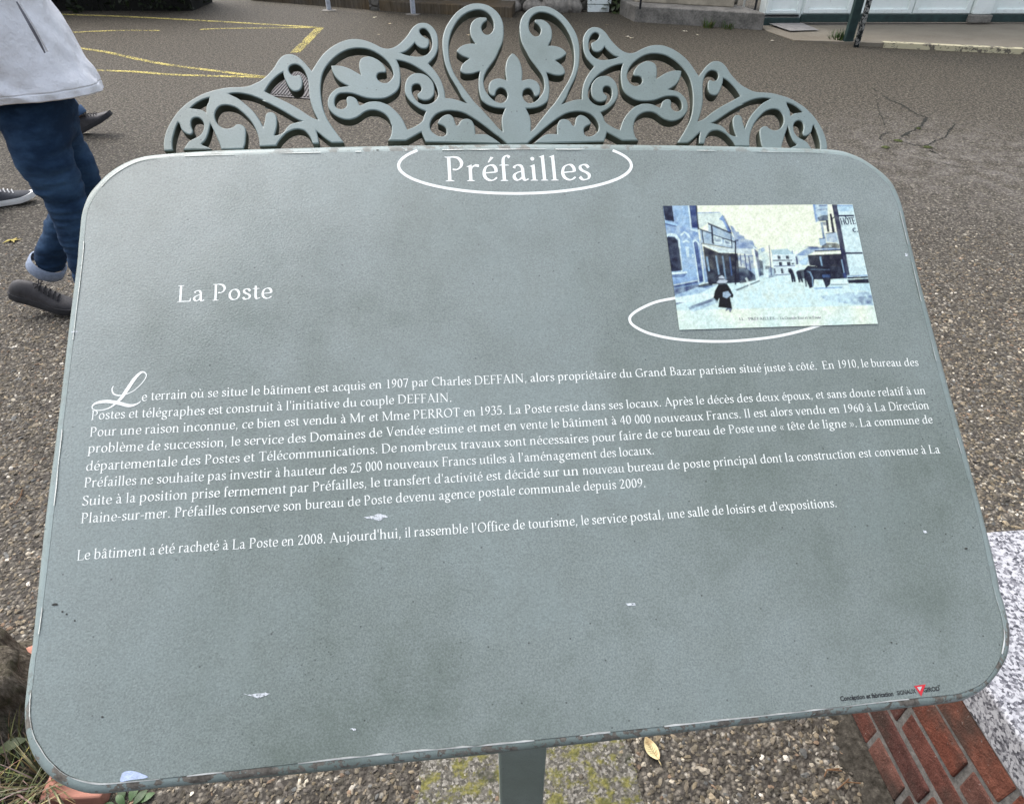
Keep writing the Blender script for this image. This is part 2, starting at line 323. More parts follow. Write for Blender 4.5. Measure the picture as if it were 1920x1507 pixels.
HOLES = [
 [r1((455,742),(500,700),(570,650),(650,610),(735,585)), r1((735,585),(728,640),(700,695),(690,745),(690,805)), r1((690,805),(620,765),(540,752),(455,742))],
 [r1((1030,528),(1120,515),(1250,525),(1380,555),(1540,620)) + r2((100,785),(250,860),(400,940),(540,1025),(640,1080),(690,1097)), r2((690,1097),(600,1115),(520,1140),(460,1190),(420,1250),(350,1295),(275,1312)), r2((275,1312),(300,1230),(315,1140),(310,1040),(280,985),(230,960),(170,970),(140,1010),(130,1090),(105,1180)), r1((1545,1020),(1500,930),(1440,840),(1370,760),(1280,680),(1180,600),(1100,560),(1030,528))],
 [r2((130,650),(200,540),(270,460),(340,400),(405,362)), r2((405,362),(420,430),(450,500),(490,580),(540,635),(590,650),(650,635),(690,580),(697,500),(680,430),(645,402),(590,415),(540,405),(500,360),(490,310),(510,270),(560,248),(620,250),(690,295),(740,370),(775,470),(790,600),(800,720),(830,850),(880,980),(930,1075)), r2((930,1075),(820,1030),(640,910),(480,820),(300,735),(130,650))],
 [r4((415,557),(480,535),(540,490),(590,440),(622,400)), r4((622,400),(655,440),(700,475),(750,490),(800,480),(830,440),(840,380),(825,345),(780,325),(730,290),(695,240),(700,205),(740,187),(790,200),(840,255),(870,330),(882,420),(865,500),(820,560),(750,598),(660,608),(560,597),(480,580),(415,557))],
 [r4((350,660),(450,680),(560,720),(680,785),(790,860),(880,950),(940,1050),(968,1150),(966,1200)) + r5((930,620),(870,665),(790,685),(700,665),(630,605),(590,530),(578,460),(590,405),(640,378),(690,388),(718,430),(715,475),(690,505),(660,530)),
  r5((660,530),(665,565),(690,600),(740,622),(790,628),(850,610),(900,560),(918,500),(915,420),(890,345),(830,275),(760,232),(680,215),(610,220),(540,260),(490,330),(470,430),(480,520),(530,610),(600,680),(690,745),(790,790)),
  r5((790,790),(760,850),(740,920),(700,965),(640,1005),(580,1035),(510,1060)),
  r5((510,1060),(480,990),(440,910),(380,830),(300,750),(220,690),(130,655)) + r3((1060,1045),(960,1038),(870,1052),(800,1085),(755,1100)),
  r3((755,1100),(735,1060),(710,1010),(660,975),(600,962),(560,985),(555,1030),(565,1080),(540,1130),(480,1155),(420,1140),(385,1100),(380,1030),(400,970),(450,925),(530,915),(630,920),(720,945),(820,980),(920,998),(1040,1002),(1140,990),(1230,950),(1310,890),(1355,810),(1368,700),(1365,600),(1345,500),(1310,420))],
 [r7((820,1170),(760,1120),(690,1040),(600,940),(500,830),(410,740),(330,640),(240,520),(150,390),(90,290)) + r6((210,990),(185,890),(172,760),(175,640),(200,520),(240,420),(300,320),(380,235),(470,180),(570,150),(660,150),(740,185),(800,240),(835,310),(845,390),(835,450),(800,500),(750,520),(700,500),(670,450),(665,400),(690,350),(740,310),(750,290)),
  r6((750,290),(735,265),(680,258),(620,262),(560,290),(510,345),(488,420),(492,490),(510,560),(570,655)), r6((570,655),(490,652),(400,670),(330,710),(290,765),(330,805),(390,845),(478,880)),
  r6((478,880),(420,920),(370,970),(345,1030),(350,1070),(390,1100),(450,1112),(530,1105),(590,1085),(637,1072)), r6((637,1072),(620,1160),(615,1260),(625,1370)) + r7((500,690),(540,735),(600,775),(680,805),(760,820),(858,825)), r7((858,825),(830,890),(808,960),(803,1040),(810,1110),(820,1170))],
]
CW = -0.016                      # crest front face lies this far behind the panel face
def dense(segs):
    out = []
    for s_ in segs:
        q = crom(pls(s_, CW), 5) if len(s_) > 2 else pls(s_, CW)
        out += list(q[:-1])
    return np.array(out)
_pairs = [((896.25,6),(1019,5)),((792.5,42.5),(1118.7,46.4)),((665,72.9),(1235.6,88.3)),((543.75,101.25),(1340.5,117.6)),((307.5,281.9),(1554.3,275)),((584.4,132.9),(1308.5,144.4)),((803.5,119.4),(1110,130)),((875.6,193.75),(1054.5,196)),((566.25,227.5),(1334.6,229.6)),((496.25,171.25),(1386.9,182))]
_L = pls([a for a, b in _pairs], CW); _R = pls([b for a, b in _pairs], CW)
AFF, _, _, _ = np.linalg.lstsq(np.c_[_L, np.ones(len(_L))], _R, rcond=None)
mir = lambda P: np.c_[P, np.ones(len(P))] @ AFF
lo = dense(OUTER); lo = np.vstack([lo, pls(r7((890, 1357)), CW)])
# close the half on the line of symmetry: top tip and bottom middle are shared
tipL = lo[0].copy(); ro_ = mir(lo)
tip = (lo[0] + ro_[0]) / 2; lo[0] = tip
outer = np.vstack([lo, ro_[1:][::-1]])
holes = [dense(h) for h in HOLES]; holes += [mir(h)[::-1] for h in holes]
def flat_extrude(name, loops, w_mid, half, mat, parent, bev=0.0012):
    cu = bpy.data.curves.new(name, 'CURVE'); cu.dimensions = '2D'; cu.fill_mode = 'BOTH'; cu.extrude = half - bev; cu.bevel_depth = bev; cu.bevel_resolution = 2; cu.offset = -bev
    for L in loops:
        sp = cu.splines.new('POLY'); sp.points.add(len(L) - 1); sp.use_cyclic_u = True
        for p, q in zip(sp.points, L): p.co = (q[0], q[1], 0, 1)
    ob = bpy.data.objects.new(name, cu); COL.objects.link(ob); dg = bpy.context.evaluated_depsgraph_get()
    me = bpy.data.meshes.new_from_object(ob.evaluated_get(dg)); bpy.data.objects.remove(ob)
    n = len(me.vertices); co = np.empty(n * 3); me.vertices.foreach_get('co', co); co = co.reshape(-1, 3); co[:, 2] += w_mid
    w = s2w(co) - np.array(root_loc(parent)); me.vertices.foreach_set('co', w.ravel()); me.update(); me.materials.clear()
    return link(name, me, mat, parent)
CT = 0.0058
crest = flat_extrude('crest', [outer] + holes, CW - CT, CT, M_CREST, SIGN)
t = NT('algae_and_shade_paint'); v = t.co(); M_ALGAE_SHADE = t.done(t.ramp(t.noise(v, 28, 5, .7), [(.3, (.030, .036, .024)), (.55, (.055, .064, .048)), (.75, (.105, .125, .108))]), .7, t.bump(t.noise(v, 90, 4), .3, .002), 0, .2)
crest.data.materials.append(M_ALGAE_SHADE)  # olive algae colour, darkened so the crest's sides look in deep shade
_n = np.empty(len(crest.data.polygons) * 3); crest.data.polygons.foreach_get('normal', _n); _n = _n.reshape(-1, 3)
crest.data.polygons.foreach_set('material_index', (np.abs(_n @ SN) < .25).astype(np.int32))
# two lugs holding the crest behind the panel
for u_ in (pl(430, 282)[0], pl(970, 275)[0], pl(1450, 280)[0]):
    v_ = pl(970, 276)[1]
    mb = MB(); mb.box((u_ - 0.012, v_ - 0.03, CW - 2 * CT + 0.002), (u_ + 0.012, v_ + 0.004, CW - CT), M=lambda q: s2w([q])[0]); mb.build('bracket', M_POST, SIGN)

# ------------------------------------------------------------------ lettering: a broad-nib roman drawn as strokes
PEN_A, PEN_B, PEN_PHI = 0.091, 0.033, math.radians(18)
def ribbon(P, w=None, closed=False, taper=0):
    P = np.asarray(P, float); n = len(P)
    if closed: D = np.roll(P, -1, 0) - np.roll(P, 1, 0)
    else: D = np.gradient(P, axis=0)
    D /= np.maximum(np.hypot(D[:, 0], D[:, 1])[:, None], 1e-9); ang = np.arctan2(D[:, 1], D[:, 0])
    W = np.sqrt((PEN_A * np.sin(ang - PEN_PHI)) ** 2 + (PEN_B * np.cos(ang - PEN_PHI)) ** 2) if w is None else (np.full(n, w) if np.isscalar(w) else np.asarray(w))
    N = np.c_[-D[:, 1], D[:, 0]]; A = P + N * W[:, None] / 2; B = P - N * W[:, None] / 2
    V = np.vstack([A, B]); F = [(i, i + n, (i + 1) % n + n, (i + 1) % n) for i in range(n if closed else n - 1)]
    return V, F
def gC(*p, w=None, n=5): return ribbon(crom(p, n), w)
def gO(cx, cy, rx, ry, rot=-0.12):
    a = np.linspace(0, 2 * math.pi, 28, endpoint=False); x = rx * np.cos(a); y = ry * np.sin(a)
    return ribbon(np.c_[cx + x * math.cos(rot) - y * math.sin(rot), cy + x * math.sin(rot) + y * math.cos(rot)], None, True)
def gP(*p): return np.array(p, float), [tuple(range(len(p)))]
def gS(x, a, b, w=0.088): return gP((x - w / 2, a), (x + w / 2, a), (x + w / 2, b), (x - w / 2, b))
def gH(x0, x1, y, up=True):
    t = 0.03
    return gP((x0, y), (x1, y), (x1, y + t * 0.6), ((x1 * 0.8 + x0 * 0.2), y + t), ((x0 * 0.8 + x1 * 0.2), y + t), (x0, y + t * 0.6)) if up else gP((x0, y), (x0, y - t * 0.6), (x0 * 0.8 + x1 * 0.2, y - t), (x1 * 0.8 + x0 * 0.2, y - t), (x1, y - t * 0.6), (x1, y))
def gF(x, y): return gP((x - 0.105, y - 0.045), (x - 0.04, y - 0.062), (x + 0.042, y - 0.03), (x + 0.042, y + 0.015))
def gD(x, y, r=0.055):
    a = np.linspace(0, 2 * math.pi, 10, endpoint=False); return np.c_[x + r * np.cos(a), y + r * np.sin(a)], [tuple(range(10))]
def gL(x0, y0, x1, y1, w): return ribbon([(x0, y0), (x1, y1)], w)
bowl_b = [(.115,.345),(.19,.42),(.28,.445),(.39,.41),(.45,.30),(.445,.17),(.38,.06),(.27,.012),(.18,.02),(.115,.06)]
bowl_d = [(.43,.40),(.35,.44),(.25,.44),(.14,.38),(.085,.25),(.10,.11),(.18,.025),(.27,.02),(.36,.07),(.42,.14)]
def arch(x0, x1): return [gC((x0+.02,.33),(x0+.08,.405),(x0+.16,.437),(x1-.05,.42),(x1-.003,.33)), gS(x1,0,.345), gH(x1-.095,x1+.095,0)]
def foot(x): return gH(x - .10, x + .10, 0)
G = {
'a': (.50,[gC((.10,.355),(.13,.41),(.20,.443),(.28,.43),(.335,.37)),gS(.335,.06,.37),gC((.335,.10),(.36,.035),(.41,.02),(.475,.055)),gC((.33,.275),(.22,.245),(.12,.19),(.09,.11),(.14,.035),(.22,.03),(.33,.115))]),
'b': (.55,[gS(.115,.02,.70),gF(.115,.715),gC(*bowl_b)]),
'c': (.45,[gC((.405,.375),(.34,.43),(.255,.44),(.14,.38),(.085,.24),(.12,.095),(.22,.025),(.32,.03),(.415,.09))]),
'd': (.58,[gC(*bowl_d),gS(.43,.03,.70),gF(.43,.715),gP((.47,.0),(.55,.02),(.55,.05),(.47,.05))]),
'e': (.48,[gL(.11,.225,.415,.25,.034),gC((.41,.25),(.405,.35),(.345,.43),(.255,.442),(.14,.38),(.085,.23),(.12,.09),(.23,.02),(.33,.03),(.425,.095))]),
'f': (.32,[gS(.14,0,.56),gC((.14,.53),(.155,.63),(.21,.70),(.27,.705),(.325,.66)),gH(.03,.29,.43),foot(.14)]),
'g': (.52,[gO(.225,.295,.135,.135,0),gC((.33,.385),(.40,.42),(.47,.415),w=.05),gC((.16,.17),(.10,.115),(.12,.06),(.25,.045),(.36,.02)),gO(.235,-.11,.175,.105,0)]),
'h': (.58,[gS(.11,0,.70),gF(.11,.715),foot(.11)]+arch(.11,.42)),
'i': (.28,[gS(.13,0,.43),gF(.13,.45),gD(.125,.62),foot(.13)]),
'j': (.25,[gS(.13,-.05,.43),gF(.13,.45),gD(.125,.62),gC((.13,-.04),(.115,-.14),(.06,-.20),(-.02,-.225))]),
'k': (.55,[gS(.11,0,.70),gF(.11,.715),foot(.11),gL(.15,.22,.40,.44,.04),gL(.22,.27,.48,0,.085)]),
'l': (.28,[gS(.13,0,.70),gF(.13,.715),foot(.13)]),
'm': (.87,[gS(.11,0,.43),gF(.11,.45),foot(.11)]+arch(.11,.41)+arch(.41,.71)),
'n': (.58,[gS(.11,0,.43),gF(.11,.45),foot(.11)]+arch(.11,.42)),
'o': (.53,[gO(.265,.23,.18,.213)]),
'p': (.57,[gS(.115,-.23,.43),gF(.115,.45),gH(.01,.23,-.24),gC(*bowl_b)]),
'q': (.56,[gC(*bowl_d),gS(.43,-.23,.43),gH(.33,.53,-.24)]),
'r': (.39,[gS(.11,0,.43),gF(.11,.45),foot(.11),gC((.13,.31),(.18,.40),(.25,.435),(.35,.425),w=[.03]*5+[.045]*5+[.07]*6)]),
's': (.41,[gC((.335,.355),(.28,.425),(.20,.442),(.12,.41),(.105,.335),(.17,.265),(.27,.215),(.33,.145),(.30,.055),(.21,.018),(.13,.025),(.065,.10))]),
't': (.33,[gC((.145,.56),(.14,.42),(.14,.20),(.15,.08),(.20,.025),(.31,.055)),gH(.025,.30,.43)]),
'u': (.59,[gS(.115,.14,.43),gF(.115,.45),gC((.115,.16),(.13,.06),(.20,.022),(.29,.045),(.42,.12)),gS(.43,.02,.43),gF(.43,.45),gP((.47,.0),(.55,.02),(.55,.05),(.47,.05))]),
'v': (.50,[gL(.09,.43,.255,.0,.086),gL(.26,.0,.415,.43,.042),gH(.0,.17,.45,False),gH(.33,.50,.45,False)]),
'x': (.51,[gL(.09,.43,.42,.01,.086),gL(.41,.43,.09,.01,.042),gH(.01,.18,.45,False),gH(.32,.49,.45,False),gH(.01,.18,0),gH(.33,.51,0)]),
'z': (.45,[gP((.05,.44),(.05,.40),(.41,.40),(.41,.44)),gL(.39,.42,.06,.02,.07),gP((.04,.0),(.42,.0),(.42,.04),(.04,.04))]),
'A': (.72,[gL(.11,.0,.345,.69,.045),gL(.33,.69,.61,.0,.09),gL(.19,.235,.51,.235,.035),gH(.01,.21,0),gH(.51,.72,0)]),
'B': (.61,[gS(.15,0,.69),gH(.04,.20,0),gH(.04,.20,.69,False),gC((.15,.67),(.30,.675),(.42,.61),(.42,.47),(.30,.375),(.17,.365)),gC((.2,.365),(.38,.36),(.50,.28),(.49,.11),(.35,.015),(.15,.018))]),
'C': (.70,[gC((.63,.565),(.54,.645),(.41,.672),(.25,.63),(.12,.50),(.085,.33),(.14,.14),(.30,.025),(.46,.02),(.65,.11)),gL(.635,.52,.635,.68,.03)]),
'D': (.77,[gS(.15,0,.69),gH(.04,.25,0),gH(.04,.25,.69,False),gC((.15,.67),(.33,.675),(.52,.62),(.65,.48),(.665,.31),(.58,.11),(.40,.018),(.15,.018))]),
'E': (.60,[gS(.15,0,.69),gH(.04,.25,0),gH(.04,.25,.69,False),gP((.15,.69),(.51,.69),(.515,.57),(.485,.57),(.47,.655),(.15,.655)),gL(.15,.355,.42,.355,.036),gL(.42,.29,.42,.42,.025),gP((.15,0),(.54,0),(.56,.14),(.53,.14),(.50,.036),(.15,.036))]),
'F': (.55,[gS(.15,0,.69),gH(.04,.27,0),gH(.04,.25,.69,False),gP((.15,.69),(.51,.69),(.515,.57),(.485,.57),(.47,.655),(.15,.655)),gL(.15,.355,.42,.355,.036),gL(.42,.29,.42,.42,.025)]),
'G': (.76,[gC((.62,.575),(.54,.645),(.41,.672),(.25,.63),(.12,.50),(.085,.33),(.14,.14),(.30,.025),(.46,.02),(.61,.06)),gL(.63,.53,.63,.68,.03),gS(.62,.04,.30),gH(.51,.71,.31,False)]),
'H': (.83,[gS(.15,0,.69),gS(.66,0,.69),gL(.15,.36,.66,.36,.036),gH(.04,.26,0),gH(.04,.26,.69,False),gH(.55,.77,0),gH(.55,.77,.69,False)]),
'I': (.34,[gS(.165,0,.69),gH(.05,.28,0),gH(.05,.28,.69,False)]),
'L': (.58,[gS(.15,0,.69),gH(.04,.25,0),gH(.04,.27,.69,False),gP((.15,0),(.53,0),(.555,.15),(.525,.15),(.49,.036),(.15,.036))]),
'M': (.93,[gS(.13,0,.69,.045),gL(.15,.67,.45,.03,.086),gL(.45,.03,.76,.67,.045),gS(.78,0,.69),gH(.03,.23,0),gH(.67,.89,0),gH(.03,.2,.69,False),gH(.72,.88,.69,False)]),
'N': (.82,[gS(.14,0,.69,.042),gL(.13,.68,.65,.02,.088),gS(.655,0,.69,.042),gH(.04,.24,0),gH(.03,.19,.69,False),gH(.56,.76,.69,False)]),
'O': (.78,[gO(.39,.345,.30,.33)]),
'P': (.60,[gS(.15,0,.69),gH(.04,.27,0),gH(.04,.25,.69,False),gC((.15,.67),(.29,.678),(.41,.64),(.485,.53),(.46,.41),(.36,.33),(.24,.33))]),
'R': (.66,[gS(.15,0,.69),gH(.04,.27,0),gH(.04,.25,.69,False),gC((.15,.67),(.29,.678),(.40,.65),(.46,.55),(.43,.42),(.33,.355),(.2,.345)),gL(.30,.35,.575,.01,.088),gH(.50,.68,0)]),
'S': (.52,[gC((.435,.56),(.37,.645),(.26,.672),(.15,.63),(.115,.52),(.19,.415),(.33,.33),(.43,.225),(.40,.085),(.28,.018),(.16,.03),(.065,.13)),gL(.437,.54,.437,.68,.028),gL(.062,.02,.062,.16,.028)]),
'T': (.62,[gS(.31,0,.69),gH(.19,.43,0),gP((.03,.69),(.59,.69),(.60,.56),(.57,.56),(.55,.654),(.07,.654),(.05,.56),(.02,.56))]),
'U': (.75,[gS(.14,.2,.69),gC((.14,.25),(.16,.10),(.26,.02),(.40,.02),(.52,.08),(.565,.2)),gS(.57,.2,.69,.045),gH(.04,.25,.69,False),gH(.47,.67,.69,False)]),
'V': (.70,[gL(.12,.68,.36,.0,.09),gL(.36,.0,.59,.68,.042),gH(.02,.23,.69,False),gH(.49,.69,.69,False)]),
'X': (.68,[gL(.12,.68,.56,.01,.09),gL(.56,.68,.12,.01,.042),gH(.02,.23,0),gH(.46,.68,0),gH(.02,.23,.69,False),gH(.46,.68,.69,False)]),
'0': (.50,[gO(.25,.345,.165,.325,0)]),
'1': (.50,[gS(.26,0,.68),gF(.26,.68),gH(.12,.40,0)]),
'2': (.50,[gC((.08,.55),(.13,.64),(.22,.672),(.33,.63),(.36,.52),(.31,.38),(.19,.21),(.07,.04)),gP((.05,0),(.43,0),(.455,.12),(.42,.12),(.39,.07),(.10,.07))]),
'3': (.50,[gC((.09,.58),(.16,.655),(.26,.67),(.35,.61),(.34,.48),(.20,.38)),gC((.20,.385),(.33,.36),(.40,.25),(.36,.10),(.24,.018),(.12,.03),(.05,.09))]),
'4': (.50,[gS(.335,0,.68),gL(.35,.67,.04,.22,.042),gP((.02,.195),(.47,.195),(.47,.24),(.04,.24))]),
'5': (.50,[gP((.13,.68),(.42,.68),(.42,.61),(.13,.61)),gL(.135,.64,.10,.37,.04),gC((.10,.39),(.22,.42),(.34,.37),(.39,.24),(.34,.09),(.22,.015),(.10,.03),(.04,.09))]),
'6': (.50,[gC((.42,.65),(.28,.58),(.15,.44),(.09,.25),(.14,.08),(.25,.018),(.36,.08),(.40,.22),(.34,.35),(.23,.375),(.12,.29))]),
'7': (.50,[gP((.05,.68),(.46,.68),(.46,.64),(.05,.60)),gL(.43,.65,.19,.0,.075)]),
'8': (.50,[gO(.25,.52,.125,.148,0),gO(.25,.185,.165,.17,0)]),
'9': (.50,[gC((.08,.03),(.22,.10),(.34,.23),(.41,.42),(.36,.60),(.25,.67),(.14,.60),(.10,.47),(.16,.34),(.27,.315),(.38,.40))]),
'.': (.25,[gD(.12,.04)]), ',': (.25,[gD(.12,.045,.05),gL(.145,.03,.06,-.125,.035)]), "'": (.21,[gP((.065,.69),(.135,.69),(.12,.47),(.08,.47))]),
'-': (.33,[gP((.03,.22),(.29,.22),(.29,.27),(.03,.27))]), ' ': (.25,[]),
'«': (.50,[gL(.22,.40,.08,.22,.045),gL(.08,.225,.22,.05,.045),gL(.40,.40,.26,.22,.045),gL(.26,.225,.40,.05,.045)]),
'»': (.50,[gL(.09,.40,.23,.22,.045),gL(.23,.225,.09,.05,.045),gL(.27,.40,.41,.22,.045),gL(.41,.225,.27,.05,.045)]),
}
def acc(b, kind, dx):
    y = .52
    st = {'a': [gP((dx - .05, y), (dx - .02, y), (dx + .12, y + .14), (dx + .04, y + .165))], 'g': [gP((dx + .05, y), (dx + .02, y), (dx - .12, y + .14), (dx - .04, y + .165))],
          'c': [gL(dx - .13, y, dx, y + .14, .05), gL(dx, y + .14, dx + .13, y, .04)]}[kind]
    return (G[b][0], G[b][1] + st)
for ch, b, k, dx in (('é','e','a',.25),('è','e','g',.26),('ê','e','c',.25),('à','a','g',.23),('â','a','c',.23),('ù','u','g',.27),('ô','o','c',.265)): G[ch] = acc(b, k, dx)
G['É'] = (G['E'][0], G['E'][1] + [gP((.28, .73), (.31, .73), (.45, .86), (.37, .88))]); G['Ô'] = (G['O'][0], G['O'][1] + [gL(.26, .73, .39, .85, .05), gL(.39, .85, .52, .73, .04)])
TXT_Z = 0.00075; _zi = [0]
def lay(mb, text, A, B, em, z=TXT_Z, bold=0.0):
    """set text so that its advance spans plane points A..B (baseline), capitals 0.69 em high"""
    A, B = np.asarray(A), np.asarray(B); adv = sum(G[c][0] for c in text)
    d = B - A; L = np.hypot(*d); d = d / L; nrm = np.array([-d[1], d[0]]); x = 0.0; kx = L / adv
    for c in text:
        w, st = G[c]
        for V, F in st:
            V = np.asarray(V); _zi[0] += 1; zz = z + (_zi[0] % 11) * 0.00001
            P = A + np.outer((V[:, 0] + x) * kx, d) + np.outer(V[:, 1] * em, nrm)
            F2 = []
            for f in F:
                q = P[list(f)]; ar = np.sum(q[:, 0] * np.roll(q[:, 1], -1) - q[:, 1] * np.roll(q[:, 0], -1)); F2.append(f if ar > 0 else f[::-1])
            mb.add(s2w(np.c_[P, np.full(len(P), zz)]), F2)
        x += w
def em_at(x, y, cap): return (pl(x, y - cap / 2) - pl(x, y + cap / 2))[1] / 0.69
LINES = [
 [('e ',266,752.8),('terrain où se ',282.9,750.7),('situe le ',415.6,743.9),('bâtiment ',493.7,740.4),('est acquis ',589.6,736.5),('en ',691.9,730),('1907 par ',723,728.5),('Charles ',809.2,723.7),('DEFFAIN, ',889.3,721.7),('alors ',994,716.6),('propriétaire ',1045.8,714.2),('du ',1161.6,708.9),('Grand ',1191.3,707.7),('Bazar ',1255.6,704.4),('parisien ',1311.4,703),('situé ',1386.3,699.4),('juste ',1433,697.7),('à ',1478.3,695.8),('côté.  ',1492.6,695),('En ',1542,692.9),('1910, le ',1570,691),('bureau ',1633.3,688.4),('des',1695,687),('',1722.6,686.6)],
 [('Postes ',170.7,787.6),('et ',241.3,784),('télégraphes ',265.7,783.1),('est ',390.7,777.5),('construit à ',423.9,775.4),("l'initiative ",536.1,769.2),('du ',643,764.1),('couple ',675.7,762.3),('DEFFAIN.',745.3,757.3),('',848,753.4)],
 [('Pour ',168,819),('une ',225,816),('raison ',272,813.7),('inconnue, ',343.2,810),('ce ',453.6,803.8),('bien est ',481.8,802.7),('vendu à ',567.9,797.4),('Mr ',656,792.9),('et ',691.9,790),('Mme ',716.2,789),('PERROT ',774.4,786),('en ',869,781),('1935. ',898.2,779.5),('La ',953.7,776.6),('Poste ',983.4,775.7),('reste ',1040.1,772.7),('dans ses ',1091.2,770),('locaux. ',1174.3,766.2),('Après le ',1246,761.7),('décès des ',1326.3,757.9),('deux ',1417.4,753.4),('époux, et ',1466.4,751.3),('sans ',1550.4,746.9),('doute ',1592.6,745.4),('relatif à ',1646.6,743.3),('un',1713.7,740),('',1736,739.5)],
 [('problème ',165,849.3),('de ',275.5,844.8),('succession, ',307.5,843.4),('le ',433.4,836.5),('service ',457.5,834.8),('des ',539.1,831.2),('Domaines ',580.7,828.5),('de ',691.9,820.7),('Vendée ',723.9,818.1),('estime et ',804,814.2),('met en ',900.3,809.2),('vente le ',975.4,805.4),('bâtiment à ',1054.7,801.6),('40 ',1162.5,795.9),('000 ',1190,794.6),('nouveaux ',1226.7,792.9),('Francs. Il ',1324.5,787.6),('est ',1413,782.6),('alors ',1444.2,781),('vendu ',1491.7,778.5),('en ',1554,775.4),('1960 ',1579.9,774),('à La ',1625.3,772),('Direction',1666.3,770),('',1742.6,767.1)],
 [('départementale ',161.2,882.9),('des ',339.3,873),('Postes ',383.3,870.3),('et ',456.6,866.4),('Télécommunications. ',485.4,864.8),('De ',715,849.8),('nombreux ',750.7,847.3),('travaux ',863.5,841.9),('sont ',945.2,837.4),('nécessaires ',993.2,834.5),('pour ',1109.9,829),('faire ',1161,826),('de ',1210,822.8),('ce ',1239.9,820.7),('bureau ',1266,819),('de ',1337.3,815),('Poste ',1366.4,813.3),('une ',1419.5,810.3),('« ',1462,807.8),('tête ',1476,806.9),('de ',1514.8,804.8),('ligne ',1542.2,803.3),('». ',1592.6,801.6),('La ',1612,800.6),('commune ',1639.5,799),('de',1729.2,794.8),('',1749.1,793.8)],
 [('Préfailles ',157.3,914),('ne ',263,908.5),('souhaite ',293.9,906.8),('pas ',389.2,901.3),('investir ',430.8,899),('à ',516,894.6),('hauteur ',531.7,893.7),('des ',618.5,888.8),('25 ',657,886.4),('000 ',685.3,884),('nouveaux ',723.6,880.6),('Francs ',828.5,874.6),('utiles à ',899.1,870.5),("l'aménagement ",971.6,866.2),('des ',1125.4,858.2),('locaux.',1161,856.2),('',1227.2,851.4)],
 [('Suite à ',153.8,948.2),('la ',236.3,942.8),('position ',261.5,940.8),('prise ',359.2,935),('fermement ',419.5,931.6),('par ',543.6,924.1),('Préfailles, ',585.8,921.3),('le ',694.8,913.6),('transfert ',719.2,912),("d'activité ",814.2,906.6),('est ',911.6,901),('décidé ',946.3,899),('sur ',1018.5,894.6),('un ',1055.6,892.4),('nouveau ',1092.7,890.2),('bureau ',1176.7,885),('de ',1251.2,880.3),('poste ',1280.9,878.4),('principal ',1337.3,874.8),('dont ',1425.5,869),('la ',1472.4,866),('construction ',1494,864.6),('est ',1609.8,858),('convenue à ',1640.1,856.2),('La',1741.7,850.6),('',1762.8,849.9)],
 [('Plaine-sur-mer. ',151.4,980.9),('Préfailles ',326.9,969.6),('conserve ',431.4,963.6),('son ',530.8,957.5),('bureau ',572.4,955),('de ',652,949.5),('Poste ',682.3,947.3),('devenu ',741.8,942.2),('agence ',822.5,937.4),('postale ',896.8,932.4),('communale ',972.5,927.6),('depuis ',1093.6,920.2),('2009.',1161.6,916.1),('',1211.5,913.2)],
 [('Le ',144.3,1050.6),('bâtiment ',176,1047.8),('a ',281.4,1040.4),('été ',296.9,1039),('racheté à ',334.9,1036),('La ',435.2,1029.9),('Poste ',467,1027.8),('en ',527.9,1023.8),('2008. ',558.1,1021.7),("Aujourd'hui, ",617.8,1017.5),('il ',759.3,1007.3),('rassemble ',776.5,1006),("l'Office ",884,998.8),('de ',961.5,993),('tourisme, ',990.3,991),('le ',1089.7,984.2),('service ',1109.6,982.9),('postal, ',1181.8,977.9),('une ',1251.2,972.5),('salle ',1289.2,969.6),('de ',1335.2,966),('loisirs ',1362.5,964),('et ',1421.9,959.9),("d'expositions.",1443.3,958.6),('',1569.8,950.3)],
]
EM = em_at(960, 860, 17.2)
mb = MB()
for L in LINES:
    for (t, x, y), (_, x2, y2) in zip(L[:-1], L[1:]): lay(mb, t, pl(x, y), pl(x2, y2), EM)
body = mb.build('body_text', M_WHITE, SIGN)
mb = MB(); em_t = em_at(970, 318, 45.8)
lay(mb, 'Préfailles', pl(833, 341.3), pl(1111, 339), em_t, TXT_Z); mb.build('title_text', M_WHITE, SIGN)
mb = MB(); lay(mb, 'La Poste', pl(331, 567.2), pl(512, 560.4), em_at(420, 550, 30.9)); mb.build('heading_text', M_WHITE, SIGN)
# script capital L
zz = lambda *p: [(130 + a / 3.368, 640 + b / 3.368) for a, b in p]
pL = zz((281,283),(272,305),(285,334),(330,342),(400,318),(458,268),(488,222),(478,198),(452,200),(412,240),(368,305),(325,365),(268,414),(210,435),(160,433),(147,415),(170,392),(235,380),(310,390),(380,407),(430,396),(455,378))
wL = [5,7,9,7,5,5,6,8,14,20,22,18,9,6,5,7,14,20,21,19,9,4]
q = crom(pls(pL), 6); wq = crom(np.c_[wL, wL], 6)[:, 0] / 3.368 * (EM * 0.69 / 17.2)
Vr, Fr = ribbon(q, wq); mb = MB(); mb.add(s2w(np.c_[Vr, TXT_Z + np.tile(np.arange(len(q)) * 1e-6, 2)]), [f[::-1] for f in Fr]); mb.build('script_initial', M_WHITE, SIGN)
